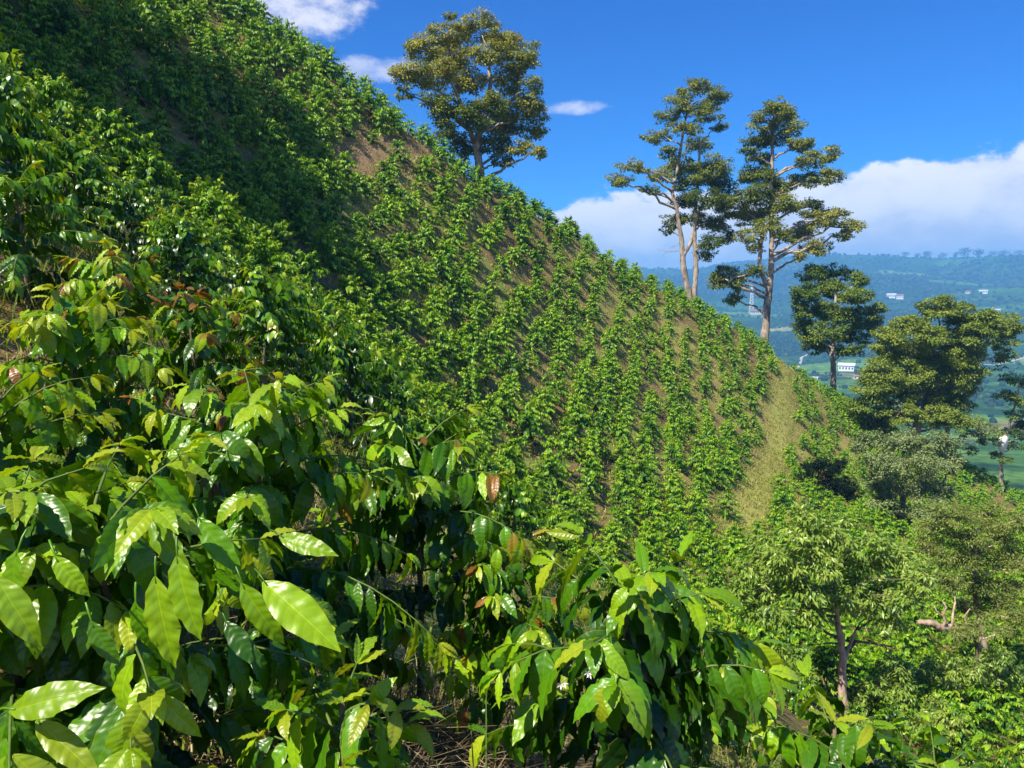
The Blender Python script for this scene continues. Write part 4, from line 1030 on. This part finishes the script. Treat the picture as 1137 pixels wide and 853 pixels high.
for q, (px, w, h, lb) in enumerate([(1003, 9, 6, 'small round tree on the distant crest, leftmost of a loose row'), (1016, 7, 5, 'small low tree on the distant crest, second of the loose row'), (1027, 10, 8, 'taller tree on the distant crest in the middle of the loose row'),
        (1044, 10, 7, 'bushy tree on the distant crest right of the taller one'), (1058, 5, 7, 'thin upright tree on the distant crest'), (1068, 13, 12, 'largest rounded tree on the distant crest'), (1083, 11, 10, 'second largest dark rounded tree on the distant crest'), (1100, 12, 6, 'wide low tree on the distant crest'), (1112, 12, 6, 'wide low tree on the distant crest near the right edge'), (1128, 12, 6, 'low tree on the distant crest at the right edge'), (905, 6, 5, 'small tree on the distant crest above the round ridge tree'), (925, 5, 4, 'tiny tree on the bright far crest')]):
    far_tree(px, 0, w, h, lb, 500 + q)

# far houses
def house(px, py, wpx, hpx, label, wall, roof, seed, deep=.7, flat=False):
    h = pick(px, py, far_bvh)
    if h is None: print('no ground for house', px, py); return
    d = h[1]; k = d / F; W = wpx * k; H = hpx * k; D = W * deep
    rz = -math.atan2(h[0], h[1]) + random.uniform(-.3, .3)
    root = empty('house', h - [0, 0, .5], rz); tag(root, label, 'house', 'far houses in the valley')
    mb = MB(); mb.box((0, 0, H * .35), (W / 2, D / 2, H * .4)); mb.build('wall', wall, root, smooth=False)
    mb = MB(); e = .06 * W; z0 = H * .753; z1 = H * 1.05
    a = W / 2 + e; b_ = D / 2 + e
    mb.add([(-a, -b_, z0), (a, -b_, z0), (a, b_, z0), (-a, b_, z0), (-a, 0, z1), (a, 0, z1)], [[0, 1, 5, 4], [2, 3, 4, 5], [3, 2, 1, 0]], [[1, 2, 5], [3, 0, 4]])
    mb.build('roof', roof, root, smooth=False)
    nw = max(2, min(6, int(W / 4)))
    for w in range(nw):
        mb = MB(); mb.box(((w + .5) / nw * W - W / 2, -D / 2 - .05, H * .42), (W / nw * .22, .08, H * .13)); mb.build('window', M['window'], root, smooth=False)
house(940, 412, 16, 9, 'white boxy house beside the valley road, behind the bare trunk', M['white'], M['greyroof'], 1)
house(955, 421, 12, 5, 'low pinkish roadside house right of the white one', M['cream'], M['redroof'], 2)
house(972, 421, 16, 5, 'long low white roadside building next to the brown field', M['white'], M['greyroof'], 3)
house(990, 331, 9, 5, 'white farmhouse on the mountainside, left of a pair', M['white'], M['greyroof'], 4)
house(999, 332, 7, 5, 'small white farmhouse touching its larger neighbour on the mountainside', M['white'], M['redroof'], 5)
house(1092, 326, 8, 4, 'lone white farmhouse high on the dark mountainside', M['white'], M['greyroof'], 6)
house(1075, 326, 5, 3, 'tiny pale farmhouse left of the lone white one', M['cream'], M['redroof'], 7)
house(839, 349, 12, 5, 'pale farmhouse at the foot of the radio mast', M['cream'], M['redroof'], 8)
house(1108, 346, 6, 3, 'tiny pale house on the bright valley shoulder', M['cream'], M['greyroof'], 9)
house(905, 421, 6, 3, 'tiny white house at the left end of the valley road', M['white'], M['greyroof'], 10)
# lattice mast
h = pick(834, 348, far_bvh); k = h[1] / F; H = 29 * k; wb = 2.0 * k
root = empty('radio_mast', h); tag(root, 'slender pale lattice radio mast on the far slope', 'mast')
for sx in (-1, 1):
    for sy in (-1, 1):
        mb = MB(); mb.tube([(sx * wb, sy * wb, -1), (sx * wb * .35, sy * wb * .35, H)], [.42 * k * .6, .25 * k * .6], 5); mb.build('leg', M['mast'], root)
mb = MB()
for q in range(9):
    z0, z1 = H * q / 9, H * (q + 1) / 9; w0, w1 = wb * (1 - .65 * q / 9), wb * (1 - .65 * (q + 1) / 9)
    for (ax, ay, bx_, by_) in [(-1, -1, 1, -1), (1, -1, 1, 1), (1, 1, -1, 1), (-1, 1, -1, -1)]:
        mb.tube([(ax * w0, ay * w0, z0), (bx_ * w1, by_ * w1, z1)], .15 * k, 4)
mb.build('bracing', M['mast'], root)
# far road ribbons
def ribbon(name, pix, wpx, label=None):
    pts = [pick(x, y, far_bvh) for x, y in pix]; pts = np.array([p for p in pts if p is not None])
    tt = np.linspace(0, 1, len(pts)); t2 = np.linspace(0, 1, 80)
    q = np.stack([np.interp(t2, tt, pts[:, i]) for i in range(3)], -1)
    w = wpx * q[:, 1] / F
    tg = norm(np.gradient(q[:, :2], axis=0)); n_ = np.stack([-tg[:, 1], tg[:, 0]], -1)
    A = q[:, :2] + n_ * w[:, None] * .5; B = q[:, :2] - n_ * w[:, None] * .5
    za = np.array([fz(*p) for p in A]) + .5; zb = np.array([fz(*p) for p in B]) + .5
    V = np.concatenate([np.column_stack([A, za]), np.column_stack([B, zb])])
    Q = [[i, i + 1, 81 + i, 80 + i] for i in range(79)]
    return tag(link(name, make_mesh(name, V, np.array(Q)), M['road']), kind='structure')
ribbon('road', [(880, 418), (905, 419), (930, 419), (960, 420), (990, 423), (1030, 430), (1080, 436)], 2.5)
ribbon('farm_track', [(883, 412), (888, 405), (890, 397), (900, 392), (915, 390)], 3.0)
ribbon('dirt_track', [(1085, 404), (1105, 406), (1120, 402), (1137, 398), (1150, 392)], 5.0)

# ------------------------------------------------------------------ air
HAZE = 0.00027
hz = MB(); hz.box((0, 3200, (-160 + 330) / 2), (7000, 3700, (330 + 160) / 2))
m, t, out = new_mat('haze_air')
pv = t.new('ShaderNodeVolumePrincipled'); pv.inputs['Color'].default_value = (0.19, 0.52, 1.0, 1); pv.inputs['Density'].default_value = HAZE; pv.inputs['Anisotropy'].default_value = 0.0
t.l.new(pv.outputs[0], out.inputs['Volume'])
tag(hz.build('haze', m, smooth=False), 'thin blue haze of the valley air', 'haze', kind='stuff')

# ------------------------------------------------------------------ sky, clouds, sun
w = bpy.data.worlds.new('World'); scene.world = w; w.use_nodes = True
w.node_tree.nodes.clear(); t = NT(w.node_tree)
out = t.new('ShaderNodeOutputWorld')
sky = t.new('ShaderNodeTexSky', sky_type='NISHITA'); sky.sun_disc = False
sky.sun_elevation = math.asin(SUN[2]); sky.sun_rotation = math.atan2(SUN[0], SUN[1])
sky.altitude = 1700; sky.air_density = 1.0; sky.dust_density = 0.2; sky.ozone_density = 3.0
hs = t.new('ShaderNodeHueSaturation'); hs.inputs['Saturation'].default_value = 1.3; hs.inputs['Hue'].default_value = 0.515; hs.inputs['Value'].default_value = 1.0
t.l.new(sky.outputs[0], hs.inputs['Color'])
bg = t.new('ShaderNodeBackground'); t.put(bg.inputs['Color'], t.mix(1.0, hs.outputs[0], (0.26, 1.0, 1.42), 'MULTIPLY')); bg.inputs['Strength'].default_value = 0.066
D = t.new('ShaderNodeTexCoord').outputs['Generated']
sx = t.new('ShaderNodeSeparateXYZ'); t.put(sx.inputs[0], D)
az_ = t.math('ARCTAN2', sx.outputs[0], sx.outputs[1]); el = t.math('ARCSINE', sx.outputs[2])
azd = t.math('MULTIPLY', az_, 180 / math.pi); eld = t.math('MULTIPLY', el, 180 / math.pi)
cv = t.new('ShaderNodeCombineXYZ'); t.put(cv.inputs[0], azd); t.put(cv.inputs[1], t.math('MULTIPLY', eld, 1.6))
nA = t.noise(cv.outputs[0], 0.24, 10, .62); nB = t.noise(cv.outputs[0], 0.09, 4, .5); nC = t.noise(cv.outputs[0], 0.5, 6, .6)
# height of the cloud bank over azimuth
tp = t.ramp(t.math('DIVIDE', t.math('ADD', azd, 20), 80, clamp=True), [(0, (.30,) * 3), (.25, (.35,) * 3), (.36, (.46,) * 3), (.46, (.45,) * 3), (.55, (.52,) * 3), (.66, (.56,) * 3), (.8, (.55,) * 3), (1, (.5,) * 3)])
topel = t.math('MULTIPLY', tp, 17.0)
edge = t.math('ADD', t.math('SUBTRACT', topel, eld), t.math('MULTIPLY', t.math('SUBTRACT', nA, .5), 4.8))
mask = t.smooth(edge, 0.0, 0.75)
def blob(a0, e0, ra, re, gain):
    a = t.math('DIVIDE', t.math('SUBTRACT', azd, a0), ra); e = t.math('DIVIDE', t.math('SUBTRACT', eld, e0), re)
    r2 = t.math('ADD', t.math('MULTIPLY', a, a), t.math('MULTIPLY', e, e))
    v = t.math('ADD', t.math('SUBTRACT', 1.0, r2), t.math('MULTIPLY', t.math('SUBTRACT', nC, .5), 2.6))
    return t.math('MULTIPLY', t.smooth(v, 0.0, 1.2), gain)
wis = t.math('MAXIMUM', blob(4.4, 13.2, 2.6, .55, .6), blob(-14.5, 19.5, 5.0, 2.8, .75))
wis = t.math('MAXIMUM', wis, blob(-9.5, 15.5, 4.0, 1.0, .5))
mask = t.math('MAXIMUM', mask, wis)
shade = t.smooth(t.math('ADD', t.math('ADD', t.math('MULTIPLY', nB, 0.75), t.math('MULTIPLY', t.math('SUBTRACT', nA, .5), 1.3)), t.math('MULTIPLY', t.math('DIVIDE', edge, 10), -.45)), -0.12, 0.38)
ccol = t.mix(shade, (0.66, 0.66, 0.76), (1.05, 1.0, 0.96))
cb = t.new('ShaderNodeBackground'); t.put(cb.inputs['Color'], ccol); cb.inputs['Strength'].default_value = 0.66
mx = t.new('ShaderNodeMixShader'); t.put(mx.inputs[0], mask); t.l.new(bg.outputs[0], mx.inputs[1]); t.l.new(cb.outputs[0], mx.inputs[2])
t.l.new(mx.outputs[0], out.inputs[0])

sun = bpy.data.lights.new('sun', 'SUN'); sun.energy = 5.0; sun.angle = math.radians(0.55); sun.color = (1.0, 0.93, 0.79)
so = bpy.data.objects.new('sun', sun); COL.objects.link(so)
so.rotation_euler = Vector(SUN).to_track_quat('Z', 'Y').to_euler()

cam = bpy.data.cameras.new('camera'); co = bpy.data.objects.new('camera', cam); COL.objects.link(co)
cam.sensor_width = 36; cam.lens = 36 * F / 1137; cam.clip_start = 0.05; cam.clip_end = 30000
co.rotation_euler = (math.radians(90) - PITCH, 0, 0); scene.camera = co
scene.view_settings.view_transform = 'Standard'; scene.view_settings.look = 'None'; scene.view_settings.gamma = 1
scene.view_settings.exposure = 0.85
scene.render.engine = 'CYCLES'
cy = scene.cycles
cy.use_denoising = True
try: cy.denoiser = 'OPENIMAGEDENOISE'; cy.denoising_prefilter = 'ACCURATE'
except Exception: pass
cy.max_bounces = 6; cy.diffuse_bounces = 3; cy.glossy_bounces = 2; cy.transmission_bounces = 4; cy.volume_bounces = 1; cy.transparent_max_bounces = 6
cy.sample_clamp_indirect = 6
